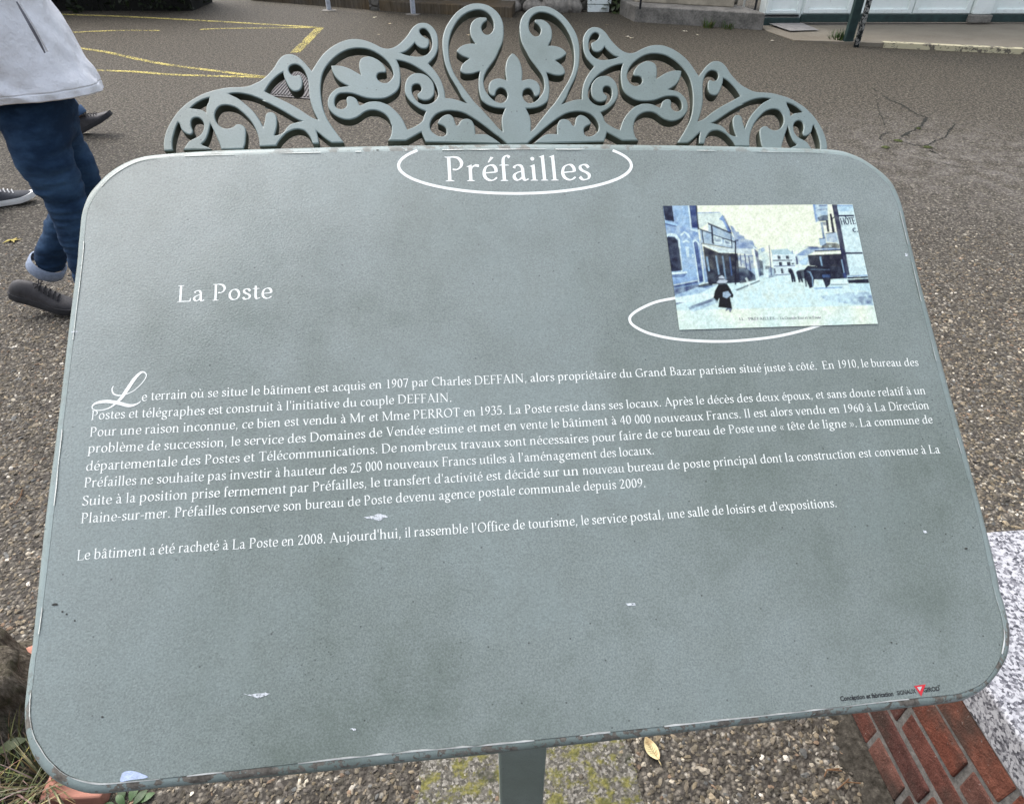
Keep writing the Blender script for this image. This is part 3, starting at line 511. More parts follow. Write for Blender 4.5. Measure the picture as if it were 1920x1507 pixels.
# ovals
def oval(name, pts, w_px, z, n=6, at=(970, 340)):
    w = w_px * EM * 0.69 / 17.2; q = crom(pls(pts), n); Vr, Fr = ribbon(q, w)
    mb = MB(); mb.add(s2w(np.c_[Vr, np.full(len(Vr), z)]), Fr); o = mb.build(name, M_WHITE, SIGN); return o
a = np.linspace(math.radians(-33), math.radians(213), 40)
oval('title_oval', [(965.5 + 218 * math.cos(t), 311.5 + 52.3 * math.sin(t)) for t in a], 6.4, TXT_Z, 2)
zo = lambda *p: [(1160 + a / 3.692, 360 + b / 3.692) for a, b in p]
oval('picture_oval', zo((420,731),(270,760),(170,800),(100,842),(75,880),(100,925),(200,977),(350,1013),(520,1031),(720,1036),(900,1025),(1080,1003),(1250,966),(1420,915)), 5.6, TXT_Z)
# maker's mark: built-in sans face
def sans(name, text, A, B, cap, mat, parent, bold=0.0, z=TXT_Z, capr=0.73):
    cu = bpy.data.curves.new(name, 'FONT'); cu.body = text; cu.size = 1; cu.resolution_u = 3; cu.offset = bold
    ob = bpy.data.objects.new(name, cu); COL.objects.link(ob); dg = bpy.context.evaluated_depsgraph_get()
    me = bpy.data.meshes.new_from_object(ob.evaluated_get(dg)); bpy.data.objects.remove(ob)
    n = len(me.vertices); co = np.empty(n * 3); me.vertices.foreach_get('co', co); co = co.reshape(-1, 3); x0, x1 = co[:, 0].min(), co[:, 0].max()
    d = B - A; L = np.hypot(*d); d = d / L; nr = np.array([-d[1], d[0]])
    P = A + np.outer((co[:, 0] - x0) / (x1 - x0) * L, d) + np.outer(co[:, 1] * cap / capr, nr)
    me.vertices.foreach_set('co', (s2w(np.c_[P, np.full(n, z)]) - np.array(root_loc(parent))).ravel()); me.update(); me.materials.clear()
    return link(name, me, mat, parent)
cpx = EM * 0.69 / 17.2 * 0.93
sans('maker_text', 'Conception et fabrication', pl(1575.5, 1313.3), pl(1674.4, 1303.6), 8.6 * cpx, M_BLACK, SIGN, 0.03)
sans('maker_text', 'SIGNAUX', pl(1681.6, 1302.3), pl(1717, 1298.3), 7.6 * cpx, M_BLACK, SIGN, 0.02)
sans('maker_text', 'GIROD', pl(1730.8, 1297), pl(1761.4, 1293.6), 8.0 * cpx, M_BLACK, SIGN, 0.03)
sans('maker_text', 'TM', pl(1757, 1286.2), pl(1761.5, 1285.7), 2.4 * cpx, M_BLACK, SIGN, 0.02)
zt = lambda *p: pls([(1500 + a / 4.571, 1240 + b / 4.571) for a, b in p])
To, Ti = zt((971,206),(1071,192),(1033,294)), zt((997,216),(1040,210),(1022,252))
mb = MB(); mb.add(s2w(np.c_[np.vstack([To, Ti]), np.full(6, TXT_Z + .0002)]), [(0, 3, 4, 1), (1, 4, 5, 2), (2, 5, 3, 0)]); mk = mb.build('maker_triangle', M_RED, SIGN)
mb = MB(); mb.add(s2w(np.c_[Ti, np.full(3, TXT_Z + .0002)]), [(0, 2, 1)]); mb.build('triangle_centre', simple('pale_grey_print', (.45,.47,.46)), SIGN)

# small white scuffs and dark bits on the film
def blob(pts, z): q = pls(pts); return s2w(np.c_[q, np.full(len(q), z)])
t = NT('scuff_white'); v = t.co(); M_SCUFF = t.done(t.ramp(t.noise(v, 260, 3), [(.3, (.46, .50, .52)), (.7, (.68, .71, .74))]), .6, None, 0, .3, t.rng(t.noise(v, 420, 4, .75), .36, .50, 0, 1))
for p in ([(679,967),(690,968.5),(702,966),(712,963),(724,966),(727,970),(718,972),(711,976),(700,973),(688,972)], [(455,1300),(468,1301),(482,1299),(498,1297),(508,1300),(496,1304),(484,1308),(472,1304)], [(656,1365),(662,1364.5),(668,1366),(663,1369)], [(1729,993),(1735,994.5),(1738,999),(1733,1000),(1730,997)],
          [(134,622),(146,621),(146,623.2),(134,624)], [(1696,476),(1701,476.5),(1700,482),(1696.5,481)], [(1172,1131),(1190,1130),(1192,1134),(1178,1135)]):
    q = pls(p); q = np.vstack([a_ + (b_ - a_) * f_ + (rng.random(2) - .5) * .0011 * (f_ > 0) for a_, b_ in zip(q, np.roll(q, -1, 0)) for f_ in (0, .33, .66)])
    mb = MB(); mb.add(s2w(np.c_[q, np.full(len(q), .0009)]), [tuple(range(len(q)))[::-1]]); mb.build('paint_scuff', M_SCUFF, SIGN)
M_SPECK = simple('dirt_speck', (.035, .036, .032), .8, .3)
for x, y, r_, e_ in ((1602,987,1.6,1),(1658,990,2,1),(1695,981,1.6,1),(1725,984,1.6,1),(1772,1001,2.2,1),(1784,1005,1.5,1),(1767,1015.6,1.8,1),(1490,998,1.5,1),(1625,985,1.8,1.6),(104,1133,3,2.4),(118,1146,2.2,1.2),(126,1151,2.2,1),(141,1163,2.6,.6),(1092,362,1.6,.5),(1810,1028,3,1.6),(250,990,1.2,1),(720,1030,1.5,1),(1240,1290,1.3,1),(391,962,1.4,1),(193,1343,2.2,1),(174,1341,1.5,1),(1762,1183,1.6,1),(1793,1266,1.6,1),(1670,1204,2.2,1.3),(1680,1206,2,1),(1697,372,2.5,.8),(708,283,3,1.4)):
    c_ = pl(x, y); k_ = EM * .69 / 17.2 * r_ * .72; V = [(c_[0] + k_ * e_ * rng.uniform(.7, 1.2) * math.cos(a_), c_[1] + k_ * rng.uniform(.7, 1.2) * math.sin(a_), .001) for a_ in np.linspace(0, 6.283, 8, endpoint=False)]
    mb = MB(); mb.add(s2w(V), [tuple(range(8))]); mb.build('dirt_speck', M_SPECK, SIGN)
p = [(227,1464),(229,1452),(233,1446),(244,1443.5),(256,1445),(268,1449.5),(279,1455.5),(262,1459),(244,1461)]
q = crom(pls(p), 3, True); mb = MB(); mb.add(s2w(np.c_[q, np.full(len(q), .0011)]), [tuple(range(len(q)))[::-1]]); mb.build('bare_patch', simple('bare_metal_patch', (.42,.50,.66), .45, .15, 150, .4, 400, .001), SIGN)

# ------------------------------------------------------------------ old street photograph printed on the sign (flat print: its tones are the print's own ink)
CT_ = pls([(1242,387.5),(1597,384.5),(1644.5,608),(1273,619.5)])
_A, _, _, _ = np.linalg.lstsq(np.c_[CT_, np.ones(4)], np.array([(0,1),(1,1),(1,0),(0,0)], float), rcond=None)
CW_, CH_ = 264, 168; SS = 3
img = np.zeros((CH_ * SS, CW_ * SS, 3)); yy, xx = np.mgrid[0:CH_ * SS, 0:CW_ * SS]; xs = (xx + .5) / (CW_ * SS); ys = (yy + .5) / (CH_ * SS)
def smooth_noise(h, w, cells):
    g = rng.random((cells + 2, int(cells * w / h) + 3)); y = np.linspace(0, cells, h); x = np.linspace(0, g.shape[1] - 2.001, w)
    y0, x0 = np.minimum(y.astype(int), cells), x.astype(int); fy, fx = (y - y0)[:, None], (x - x0)[None]
    return (g[y0][:, x0] * (1 - fy) + g[y0 + 1][:, x0] * fy) * (1 - fx) + (g[y0][:, x0 + 1] * (1 - fy) + g[y0 + 1][:, x0 + 1] * fy) * fx
n1 = smooth_noise(CH_ * SS, CW_ * SS, 8); n2 = smooth_noise(CH_ * SS, CW_ * SS, 40)
cream, white, lb, mbl, db, nv_ = [np.array(lin(*c)) for c in ((234,240,220),(224,240,236),(172,204,226),(108,146,198),(50,68,124),(22,26,62))]
blend = lambda a, b, t: a * (1 - t)[..., None] + b * t[..., None]
img[:] = blend(cream, np.array(lin(206, 230, 230)), np.clip((0.62 - ys) * 1.2 + (n1 - .5) * .9, 0, 1) * .7)
rd = np.clip((ys > 0.15) * (ys < 0.47) * 0.75 * (0.5 + n2 * .7), 0, 1); img[:] = blend(img, white * np.array([.80, .90, .98]), rd)
def poly(pts, c, alpha=1.0, mott=0.0):
    q = np.c_[pls(pts), np.ones(len(pts))] @ _A
    x0, x1 = q[:, 0].min(), q[:, 0].max(); y0, y1 = q[:, 1].min(), q[:, 1].max()
    i0, i1 = max(0, int(y0 * CH_ * SS) - 1), min(CH_ * SS, int(y1 * CH_ * SS) + 2); j0, j1 = max(0, int(x0 * CW_ * SS) - 1), min(CW_ * SS, int(x1 * CW_ * SS) + 2)
    if i1 <= i0 or j1 <= j0: return
    X, Y = xs[i0:i1, j0:j1], ys[i0:i1, j0:j1]; ins = np.zeros(X.shape, bool)
    for (ax, ay), (bx, by) in zip(q, np.roll(q, -1, 0)):
        if ay == by: continue
        ins ^= ((ay > Y) != (by > Y)) & (X < (bx - ax) * (Y - ay) / (by - ay) + ax)
    a = ins * alpha * (1 - mott * n2[i0:i1, j0:j1] * 1.6).clip(0, 1); img[i0:i1, j0:j1] = blend(img[i0:i1, j0:j1], np.asarray(c), a)
PA = lambda *p: [(1240 + a / 6.03, 375 + b / 6.03) for a, b in p]
PB = lambda *p: [(1440 + a / 6.027, 375 + b / 6.027) for a, b in p]
for pts, c, al, mo in [
 (PA((0,60),(395,60),(415,340),(430,480),(475,930),(420,960),(130,990),(145,1110),(60,700)), np.array(lin(138,170,208)), 1, .25),
 (PA((130,60),(300,60),(330,330),(200,300)), lb, .55, .4), (PA((200,450),(340,440),(420,900),(240,820)), lb, .5, .5),
 (PA((15,60),(120,60),(148,258),(45,240)), nv_, 1, .15), (PA((300,60),(314,60),(345,330),(330,330)), white, .8, 0), (PA((314,60),(385,60),(410,332),(343,322)), db, 1, .2),
 (PA((385,60),(402,60),(430,345),(410,345)), nv_, .9, 0), (PA((30,245),(180,285),(176,306),(36,272)), lb, .9, 0), (PA((36,272),(176,306),(170,318),(40,290)), db, .7, 0),
 (PA((325,330),(412,352),(412,380),(330,350)), white, .7, 0),
 (PA((40,410),(100,383),(170,398),(208,450),(240,815),(222,815),(190,465),(150,425),(90,415),(50,432)), white, .85, .1),
 (PA((55,440),(80,425),(150,430),(188,470),(236,803),(105,818)), nv_, 1, .12), (PA((210,405),(260,362),(312,395),(328,442),(306,432),(265,385),(225,418)), white, .8, 0),
 (PA((240,480),(280,460),(318,480),(316,500),(280,480),(244,498)), white, .7, 0), (PA((268,538),(310,540),(316,655),(288,658)), white, .75, .2), (PA((340,620),(365,620),(370,660),(345,660)), white, .5, 0),
 (PA((350,470),(385,452),(425,490),(430,560),(408,495),(385,475),(362,492),(430,940),(415,940)), white, .7, 0), (PA((365,490),(385,475),(408,498),(476,925),(428,935)), np.array(lin(70,92,142)), 1, .25),
 (PA((430,440),(455,500),(530,940),(490,945)), mbl, .8, .3),
 (PA((100,828),(292,812),(288,836),(108,852)), white, .8, 0), (PA((108,852),(288,836),(250,880),(120,880)), db, .6, .2),
 (PA((128,960),(410,908),(422,985),(146,1085)), db, .95, .3), (PA((128,962),(410,908),(411,920),(130,976)), white, .7, 0), (PA((132,1000),(415,945),(416,955),(134,1012)), lb, .5, 0),
 (PA((420,960),(525,935),(580,970),(490,1000),(412,990)), nv_, .9, .1), (PA((420,955),(525,933),(528,945),(424,968)), white, .8, 0),
 (PA((146,1080),(420,990),(640,960),(430,1060),(160,1105)), mbl, .7, .5), (PA((150,1105),(600,1045),(590,1110),(160,1185)), white, .7, .2), (PA((155,1165),(260,1160),(160,1190)), db, .8, .2),
 (PA((295,1215),(600,1105),(625,1130),(320,1242)), db, .85, .45), (PA((320,1242),(625,1130),(640,1160),(350,1270)), mbl, .45, .6),
 (PA((830,1020),(1100,912),(1112,926),(850,1034)), nv_, .85, .3),
 (PA((405,155),(660,148),(695,190),(770,385),(530,272),(430,335),(412,240)), np.array(lin(206,221,220)), .9, .25), (PA((405,155),(660,148),(662,156),(408,164)), mbl, .7, 0),
 (PA((648,230),(690,180),(725,260),(795,372),(755,378),(690,250)), mbl, .95, .2), (PA((690,180),(712,200),(795,372),(770,376)), db, .7, .2),
 (PA((525,268),(790,388),(832,470),(836,562),(800,556),(450,492),(430,340),(530,362)), np.array(lin(160,184,206)), 1, .25),
 (PA((518,264),(792,380),(794,400),(530,290)), nv_, .9, .1), (PA((430,333),(572,384),(572,398),(432,348)), nv_, .85, 0), (PA((570,396),(832,478),(832,494),(570,412)), nv_, .85, 0),
 (PA((556,300),(576,305),(596,508),(570,506)), nv_, .85, 0), (PA((450,345),(464,350),(482,500),(468,496)), nv_, .8, 0), (PA((775,400),(790,405),(802,555),(790,553)), nv_, .7, 0),
 (PA((585,410),(682,442),(686,506),(592,492)), white, .9, 0), (PA((596,425),(672,450),(676,492),(602,480)), db, .75, .75), (PA((704,452),(782,476),(788,526),(710,512)), white, .8, 0), (PA((712,466),(774,486),(778,514),(718,504)), db, .7, .75),
 (PA((450,494),(800,552),(800,562),(450,506)), nv_, .7, 0), (PA((455,505),(640,545),(835,560),(1015,558),(1022,632),(830,606),(660,606)), np.array(lin(196,210,216)), 1, .2), (PA((455,505),(660,606),(740,604),(720,580),(650,580)), white, .6, 0),
 (PA((775,300),(805,310),(840,370),(870,370),(880,400),(930,420),(940,450),(1030,470),(1060,560),(1020,560),(835,560),(830,470)), np.array(lin(132,158,196)), .95, .3),
 (PA((468,530),(650,606),(860,614),(885,940),(530,962),(490,700)), nv_, 1, .1), (PA((860,630),(1030,632),(1065,900),(880,920)), np.array(lin(120,145,185)), .95, .5),
 (PA((500,650),(524,650),(546,810),(526,812)), lb, .9, .3), (PA((604,640),(626,640),(656,850),(640,852)), lb, .9, .3), (PA((678,640),(696,640),(732,900),(716,902)), lb, .7, .3), (PA((760,650),(775,650),(800,860),(785,860)), mbl, .6, .3),
 (PA((870,760),(960,778),(1050,850),(1065,912),(880,950)), nv_, .95, .25), (PA((880,620),(892,620),(905,760),(895,760)), db, .8, 0), (PA((930,620),(945,620),(965,790),(952,790)), db, .8, 0), (PA((975,640),(988,640),(1010,800),(998,800)), db, .7, 0),
 (PA((940,890),(960,880),(1005,970),(985,985)), white, .8, .2), (PA((1028,515),(1050,530),(1105,900),(1084,906)), white, .9, .1), (PA((1045,560),(1085,590),(1130,860),(1100,880)), db, .9, .25), (PA((1025,515),(1080,556),(1080,566),(1040,536)), mbl, .8, 0),
 (PA((826,462),(842,462),(842,962),(824,962)), nv_, .9, 0), (PA((848,458),(866,458),(866,474),(848,474)), nv_, .8, 0),
 (PA((1085,570),(1130,545),(1170,590),(1210,610),(1210,890),(1115,880)), np.array(lin(176,202,214)), .8, .5), (PA((1115,560),(1150,540),(1170,580),(1130,600)), mbl, .7, .2), (PA((1100,680),(1140,700),(1150,860),(1110,860)), nv_, .8, .4),
 (PA((1150,770),(1210,750),(1210,880),(1150,890)), white, .7, .3), (PA((1170,755),(1215,750),(1215,790),(1170,790)), nv_, .7, .3),
 (PB((0,520),(10,520),(40,860),(25,860)), db, .7, 0), (PB((0,750),(80,790),(90,870),(0,890)), db, .8, .5),
 (PB((36,620),(302,625),(302,842),(80,856),(45,720)), np.array(lin(214,230,232)), 1, .1), (PB((28,572),(210,560),(292,622),(40,628)), np.array(lin(184,209,216)), 1, .1), (PB((262,570),(275,590),(270,625),(258,600)), mbl, .6, 0),
 (PB((98,638),(130,638),(136,676),(104,676)), nv_, .85, 0), (PB((190,638),(226,638),(232,676),(196,676)), nv_, .85, 0), (PB((114,708),(150,708),(156,752),(120,752)), nv_, .9, 0), (PB((204,708),(244,708),(250,752),(210,752)), nv_, .9, 0), (PB((258,718),(284,718),(286,738),(260,738)), nv_, .8, 0),
 (PB((134,780),(162,780),(172,838),(142,838)), nv_, .8, 0), (PB((60,780),(75,780),(82,830),(68,830)), nv_, .7, 0), (PB((215,780),(255,778),(262,830),(225,832)), nv_, .7, 0), (PB((48,684),(265,682),(265,698),(48,700)), nv_, .75, .2), (PB((58,750),(300,744),(300,756),(60,762)), db, .7, .1), (PB((80,848),(240,840),(240,852),(84,862)), db, .6, 0),
 (PB((300,632),(450,540),(820,556),(832,578),(520,588),(430,635),(320,640)), np.array(lin(140,166,198)), 1, .3), (PB((400,540),(440,530),(590,535),(590,560),(420,560)), db, .7, .5),
 (PB((318,640),(440,636),(462,740),(340,745)), np.array(lin(206,222,226)), .95, .1), (PB((300,645),(322,645),(335,735),(310,735)), db, .9, .2), (PB((345,700),(440,650),(445,700),(420,745),(350,735)), lb, .8, .2),
 (PB((438,632),(830,614),(885,892),(700,902),(600,765),(460,745)), nv_, 1, .06), (PB((515,580),(822,566),(826,580),(520,596)), nv_, .8, 0), (PB((520,600),(825,596),(826,612),(520,616)), white, .75, .55),
 (PB((568,648),(590,646),(608,752),(594,752)), lb, .9, .2), (PB((812,680),(830,680),(874,885),(856,888)), lb, .75, .2),
 (PB((495,60),(660,60),(668,240),(560,252),(535,265),(520,200)), np.array(lin(166,192,214)), 1, .3), (PB((495,60),(520,60),(545,250),(525,270)), mbl, .6, .3), (PB((545,215),(600,185),(665,180),(668,245),(570,252)), nv_, .85, .3), (PB((560,70),(640,70),(645,82),(565,84)), db, .7, .2), (PB((545,120),(655,110),(655,120),(548,130)), db, .6, .2),
 (PB((640,240),(668,240),(684,372),(658,372)), nv_, .9, 0), (PB((684,168),(706,163),(744,372),(714,374)), nv_, .95, 0), (PB((580,262),(605,262),(635,442),(610,444)), np.array(lin(110,136,172)), .9, .2), (PB((600,260),(650,260),(650,300),(620,300)), db, .7, .4), (PB((690,230),(740,195),(740,210),(700,245)), nv_, .8, 0),
 (PB((638,390),(752,373),(780,492),(655,484)), np.array(lin(172,192,212)), 1, .3), (PB((638,386),(752,370),(754,380),(640,396)), nv_, .7, 0), (PB((565,446),(640,438),(652,522),(580,528)), np.array(lin(168,192,212)), 1, .2), (PB((565,444),(640,436),(640,446),(566,454)), db, .7, 0), (PB((655,492),(785,500),(800,552),(590,552),(600,525)), nv_, .9, .25), (PB((670,520),(700,515),(710,540),(680,545)), white, .6, .2),
 (PB((745,375),(770,380),(798,508),(778,508)), lb, .6, .2),
 (PB((708,60),(770,60),(914,852),(862,864)), np.array(lin(48,52,90)), 1, .1), (PB((765,60),(945,60),(1118,850),(912,850)), np.array(lin(208,228,230)), 1, .12), (PB((768,76),(946,76),(958,132),(780,146)), lb, .8, .4), (PB((768,66),(944,66),(946,78),(770,80)), mbl, .6, .1),
 (PB((778,182),(957,178),(962,196),(782,200)), np.array(lin(48,52,90)), 1, 0), (PB((865,600),(1056,598),(1060,618),(870,620)), np.array(lin(48,52,90)), 1, 0), (PB((885,862),(1112,850),(1114,862),(888,878)), mbl, .7, .2), (PB((885,880),(1116,868),(1120,886),(890,896)), nv_, 1, 0), (PB((885,908),(1122,896),(1134,946),(900,948)), nv_, 1, .05),
 (PB((690,925),(880,908),(895,958),(700,960)), white, .85, .3), (PB((690,955),(890,955),(900,965),(700,970)), nv_, .7, .2), (PB((830,835),(865,825),(885,885),(850,890)), db, .8, 0),
 (PB((440,750),(690,770),(698,800),(700,880),(690,962),(645,1000),(610,905),(512,905),(505,985),(462,1005),(432,935),(400,870),(392,805)), nv_, 1, .06), (PB((600,850),(690,850),(695,880),(610,885)), mbl, .55, .4), (PB((470,785),(690,790),(690,800),(475,798)), lb, .45, .5),
 (PB((422,810),(470,815),(500,880),(505,985),(492,985),(486,890),(460,830)), lb, .7, .2), (PB((320,740),(352,722),(380,745),(385,800),(342,812)), white, .95, .1), (PB((340,800),(420,790),(440,860),(400,900),(360,880)), nv_, .9, .1), (PB((398,868),(414,868),(432,985),(416,988)), nv_, .9, 0), (PB((365,870),(378,870),(392,935),(378,940)), nv_, .8, 0),
 (PB((218,805),(250,782),(272,800),(300,880),(306,935),(282,935),(275,890),(278,938),(262,935),(245,850)), nv_, .95, 0), (PB((308,820),(335,800),(360,830),(385,930),(370,935),(352,890),(358,938),(340,936)), nv_, .95, 0),
 (PB((500,998),(835,984),(825,1002),(520,1014)), mbl, .7, .2), (PB((580,1090),(900,1050),(1150,1040),(1178,1200),(1000,1190),(640,1140)), mbl, .55, .75), (PB((950,1110),(1165,1080),(1178,1195),(1060,1180)), db, .6, .7), (PB((900,955),(1134,948),(1150,1040),(920,1010)), lb, .6, .5),
 (PA((618,938),(652,906),(644,876),(680,858),(708,878),(708,900),(748,922),(722,946),(650,948)), np.array(lin(196,206,214)), .95, 0), (PA((645,895),(706,895),(706,908),(648,908)), nv_, .8, 0), (PA((640,946),(722,942),(730,962),(640,970)), nv_, .7, 0),
 (PA((640,962),(738,952),(775,1010),(812,1082),(800,1112),(772,1102),(795,1232),(735,1225),(640,1216),(652,1110),(628,1150),(585,1108),(602,1030)), np.array(lin(24,24,40)), 1, 0), (PA((690,1048),(750,1034),(784,1080),(735,1116),(690,1098)), np.array(lin(176,196,212)), .95, .1), (PA((600,1120),(640,1125),(630,1165),(605,1150)), nv_, .7, .4),
 (PA((735,1225),(795,1232),(775,1275),(765,1270),(755,1240),(730,1258),(715,1250)), db, .8, .3),
]: poly(pts, c, al, mo)
img *= 1 + (smooth_noise(CH_ * SS, CW_ * SS, 90)[..., None] - .5) * .26 + (n2[..., None] - .5) * .14; img += (rng.random(img.shape[:2])[..., None] - .5) * .06
img = img.reshape(CH_, SS, CW_, SS, 3).mean((1, 3)); img += (rng.random(img.shape[:2])[..., None] - .5) * .14 * (0.25 + img); img = img.clip(0.005, 0.95); img = (img / .8) ** 1.32 * .78; lum_ = img.mean(2, keepdims=True); img = (lum_ + (img - lum_) * .95).clip(.004, .85) * np.array([.76, .775, .755])
gx, gy = np.meshgrid(np.linspace(0, 1, CW_), np.linspace(0, 1, CH_))
bl = lambda s_, t_: (CT_[3] * ((1 - s_) * (1 - t_))[:, None] + CT_[2] * (s_ * (1 - t_))[:, None] + CT_[1] * (s_ * t_)[:, None] + CT_[0] * ((1 - s_) * t_)[:, None])
uv = bl(gx.ravel(), gy.ravel()); idx = np.arange(CW_ * CH_).reshape(CH_, CW_)
Fq = np.stack([idx[:-1, :-1], idx[:-1, 1:], idx[1:, 1:], idx[1:, :-1]], -1).reshape(-1, 4)
t = NT('old_photo_print'); M_PRINT = t.done(t.attr('col', 'Color'), 0.6, t.bump(t.noise(t.co(), 500, 2), .2, .001), 0, .2)
PRINT = mesh('photo_print', s2w(np.c_[uv, np.full(len(uv), 0.0014)]), Fq, M_PRINT, SIGN, col=img.reshape(-1, 3))
M_INK = simple('print_ink', lin(20, 24, 60), .5, .2, 200)
mb = MB(); lay(mb, '11. - PRÉFAILLES. - ', pl(1384, 602), pl(1461, 600), em_at(1460, 600, 5.0), .0017); lay(mb, 'La Grande Rue et la Poste', pl(1461, 600), pl(1538, 598.4), em_at(1460, 600, 5.0), .0017)
mb.build('print_caption', M_INK, PRINT); mb = MB(); [(lay(mb, 'HÔTE', pl(1575.5 + o_, 423), pl(1603 + o_, 421.5), em_at(1590, 417, 12.5), .0017 + o_ * 1e-5), lay(mb, 'c.', pl(1597 + o_, 436.5), pl(1608 + o_, 436), em_at(1600, 433, 11), .0017 + o_ * 1e-5)) for o_ in (0, .7)]
o = mb.build('print_lettering', M_INK, PRINT)

# ================================================================== setting
def vnoise(P, scale, seed=0):            # cheap value noise for displacing meshes
    P = np.asarray(P, float) * scale + seed * 17.3; I = np.floor(P).astype(np.int64); f = P - I; f = f * f * (3 - 2 * f); out = 0
    for dx in (0, 1):
        for dy in (0, 1):
            for dz in (0, 1):
                h = (I[:, 0] + dx) * 374761393 + (I[:, 1] + dy) * 668265263 + (I[:, 2] + dz) * 2147483647 % 1000003
                h = (h ^ (h >> 13)) * 1274126177; h = ((h ^ (h >> 16)) & 0xffff) / 65535.0
                out = out + h * (f[:, 0] if dx else 1 - f[:, 0]) * (f[:, 1] if dy else 1 - f[:, 1]) * (f[:, 2] if dz else 1 - f[:, 2])
    return out
def ground_mat():
    t = NT('worn_tarmac'); v = t.co()
    cell = t.vor(v, 92, 'F1', 'Color'); d = t.vor(v, 92, 'F1', 'Distance')
    sep = t.n('ShaderNodeSeparateColor'); t.l(cell, sep.inputs[0]); rnd = sep.outputs[0]; rnd2 = sep.outputs[1]
    stone = t.ramp(rnd, [(0.0, (.062, .054, .046)), (0.45, (.135, .118, .100)), (0.75, (.215, .190, .160)), (0.90, (.34, .305, .26)), (1.0, (.62, .58, .52))])
    gap = t.rng(d, 0.30, 0.62, 0, 1)
    c = t.mix(t.math('MULTIPLY', gap, 0.85), stone, (.030, .026, .022))
    k2 = t.vor(v, 41, 'F1', 'Color'); kd = t.vor(v, 41, 'F1', 'Distance'); s2_ = t.n('ShaderNodeSeparateColor'); t.l(k2, s2_.inputs[0])
    c = t.mix(t.math('MULTIPLY', t.rng(s2_.outputs[0], 0.86, 0.90, 0, 1), t.rng(kd, 0.28, 0.42, 0.85, 0)), c, t.ramp(s2_.outputs[1], [(0.2, (.26, .23, .19)), (0.8, (.62, .58, .50))]))
    c = t.mix(t.math('MULTIPLY', t.rng(s2_.outputs[2], 0.80, 0.86, 0, 1), t.rng(kd, 0.35, 0.55, 0.6, 0)), c, (.040, .034, .028))
    big = t.noise(v, 0.55, 4, 0.6); mid = t.noise(v, 3.0, 5, 0.65); sm = t.noise(v, 14, 4, 0.6)
    c = t.mix(t.rng(mid, 0.45, 0.75, 0, 0.35), c, (.075, .064, .052))
    c = t.mix(t.rng(sm, 0.5, 0.8, 0, 0.35), c, (.15, .132, .115))
    # browner, finer wearing course in the distance; greenish algae film in patches
    pos = t.n('ShaderNodeSeparateXYZ'); t.l(v, pos.inputs[0])
    far = t.rng(t.math('ADD', pos.outputs[1], t.math('MULTIPLY', big, 1.6)), 4.3, 7.2, 0, 0.42)
    c = t.mix(far, c, t.ramp(t.noise(v, 60, 4, .7), [(0.3, (.050, .040, .027)), (0.7, (.150, .125, .090))]))
    moss = t.math('MULTIPLY', t.rng(t.noise(v, 5.5, 5, 0.7), 0.56, 0.70, 0, 1), t.rng(big, 0.42, 0.6, 0, 0.55))
    c = t.mix(moss, c, (.060, .062, .022))
    # pale worn area round the cracks
    q = ground_at(1790, 300); dv = t.n('ShaderNodeVectorMath', operation='DISTANCE'); t.l(v, dv.inputs[0]); dv.inputs[1].default_value = tuple(q)
    pale = t.math('MULTIPLY', t.rng(dv.outputs['Value'], 0.2, 1.3, 1, 0), t.rng(t.noise(v, 7, 5, .7), 0.42, 0.66, 0, 0.5), True)
    g1 = t.noise(v, 30, 3, .75); g2 = t.noise(v, 68, 2, .7)
    amp = t.rng(pos.outputs[1], 1.5, 5.5, .25, 1.0)
    c = t.mix(t.math('MULTIPLY', t.rng(g2, .51, .60, 0, .75), amp), c, (.34, .31, .26)); c = t.mix(t.math('MULTIPLY', t.rng(g1, .49, .40, 0, .85), amp), c, (.026, .021, .015)); c = t.mix(t.math('MULTIPLY', t.rng(g2, .47, .40, 0, .9), amp), c, (.034, .028, .020))
    c = t.mix(1.0, c, t.ramp(t.rng(t.math('ADD', pos.outputs[1], t.math('MULTIPLY', mid, 1.5)), 2.2, 8.5, 0, 1), [(0.0, (.77, .765, .725)), (0.5, (.56, .55, .50)), (1.0, (.46, .44, .37))]), 'MULTIPLY')
    c = t.mix(pale, c, t.ramp(rnd2, [(0.2, (.10, .092, .082)), (0.8, (.30, .275, .25))]))
    h = t.math('SUBTRACT', t.math('MULTIPLY', t.rng(d, 0.1, 0.6, 1, 0), 1.0), t.math('MULTIPLY', t.noise(v, 200, 3), 0.25))
    return t.done(c, 0.82, t.bump(h, 0.75, 0.006, t.bump(g1, .5, .02)), 0, 0.35)
M_GROUND = ground_mat()
g = [(-60, -12, 0), (60, -12, 0), (60, 90, 0), (-60, 90, 0)]
tag(mesh('ground', g, [(0, 1, 2, 3)], M_GROUND), kind='structure')

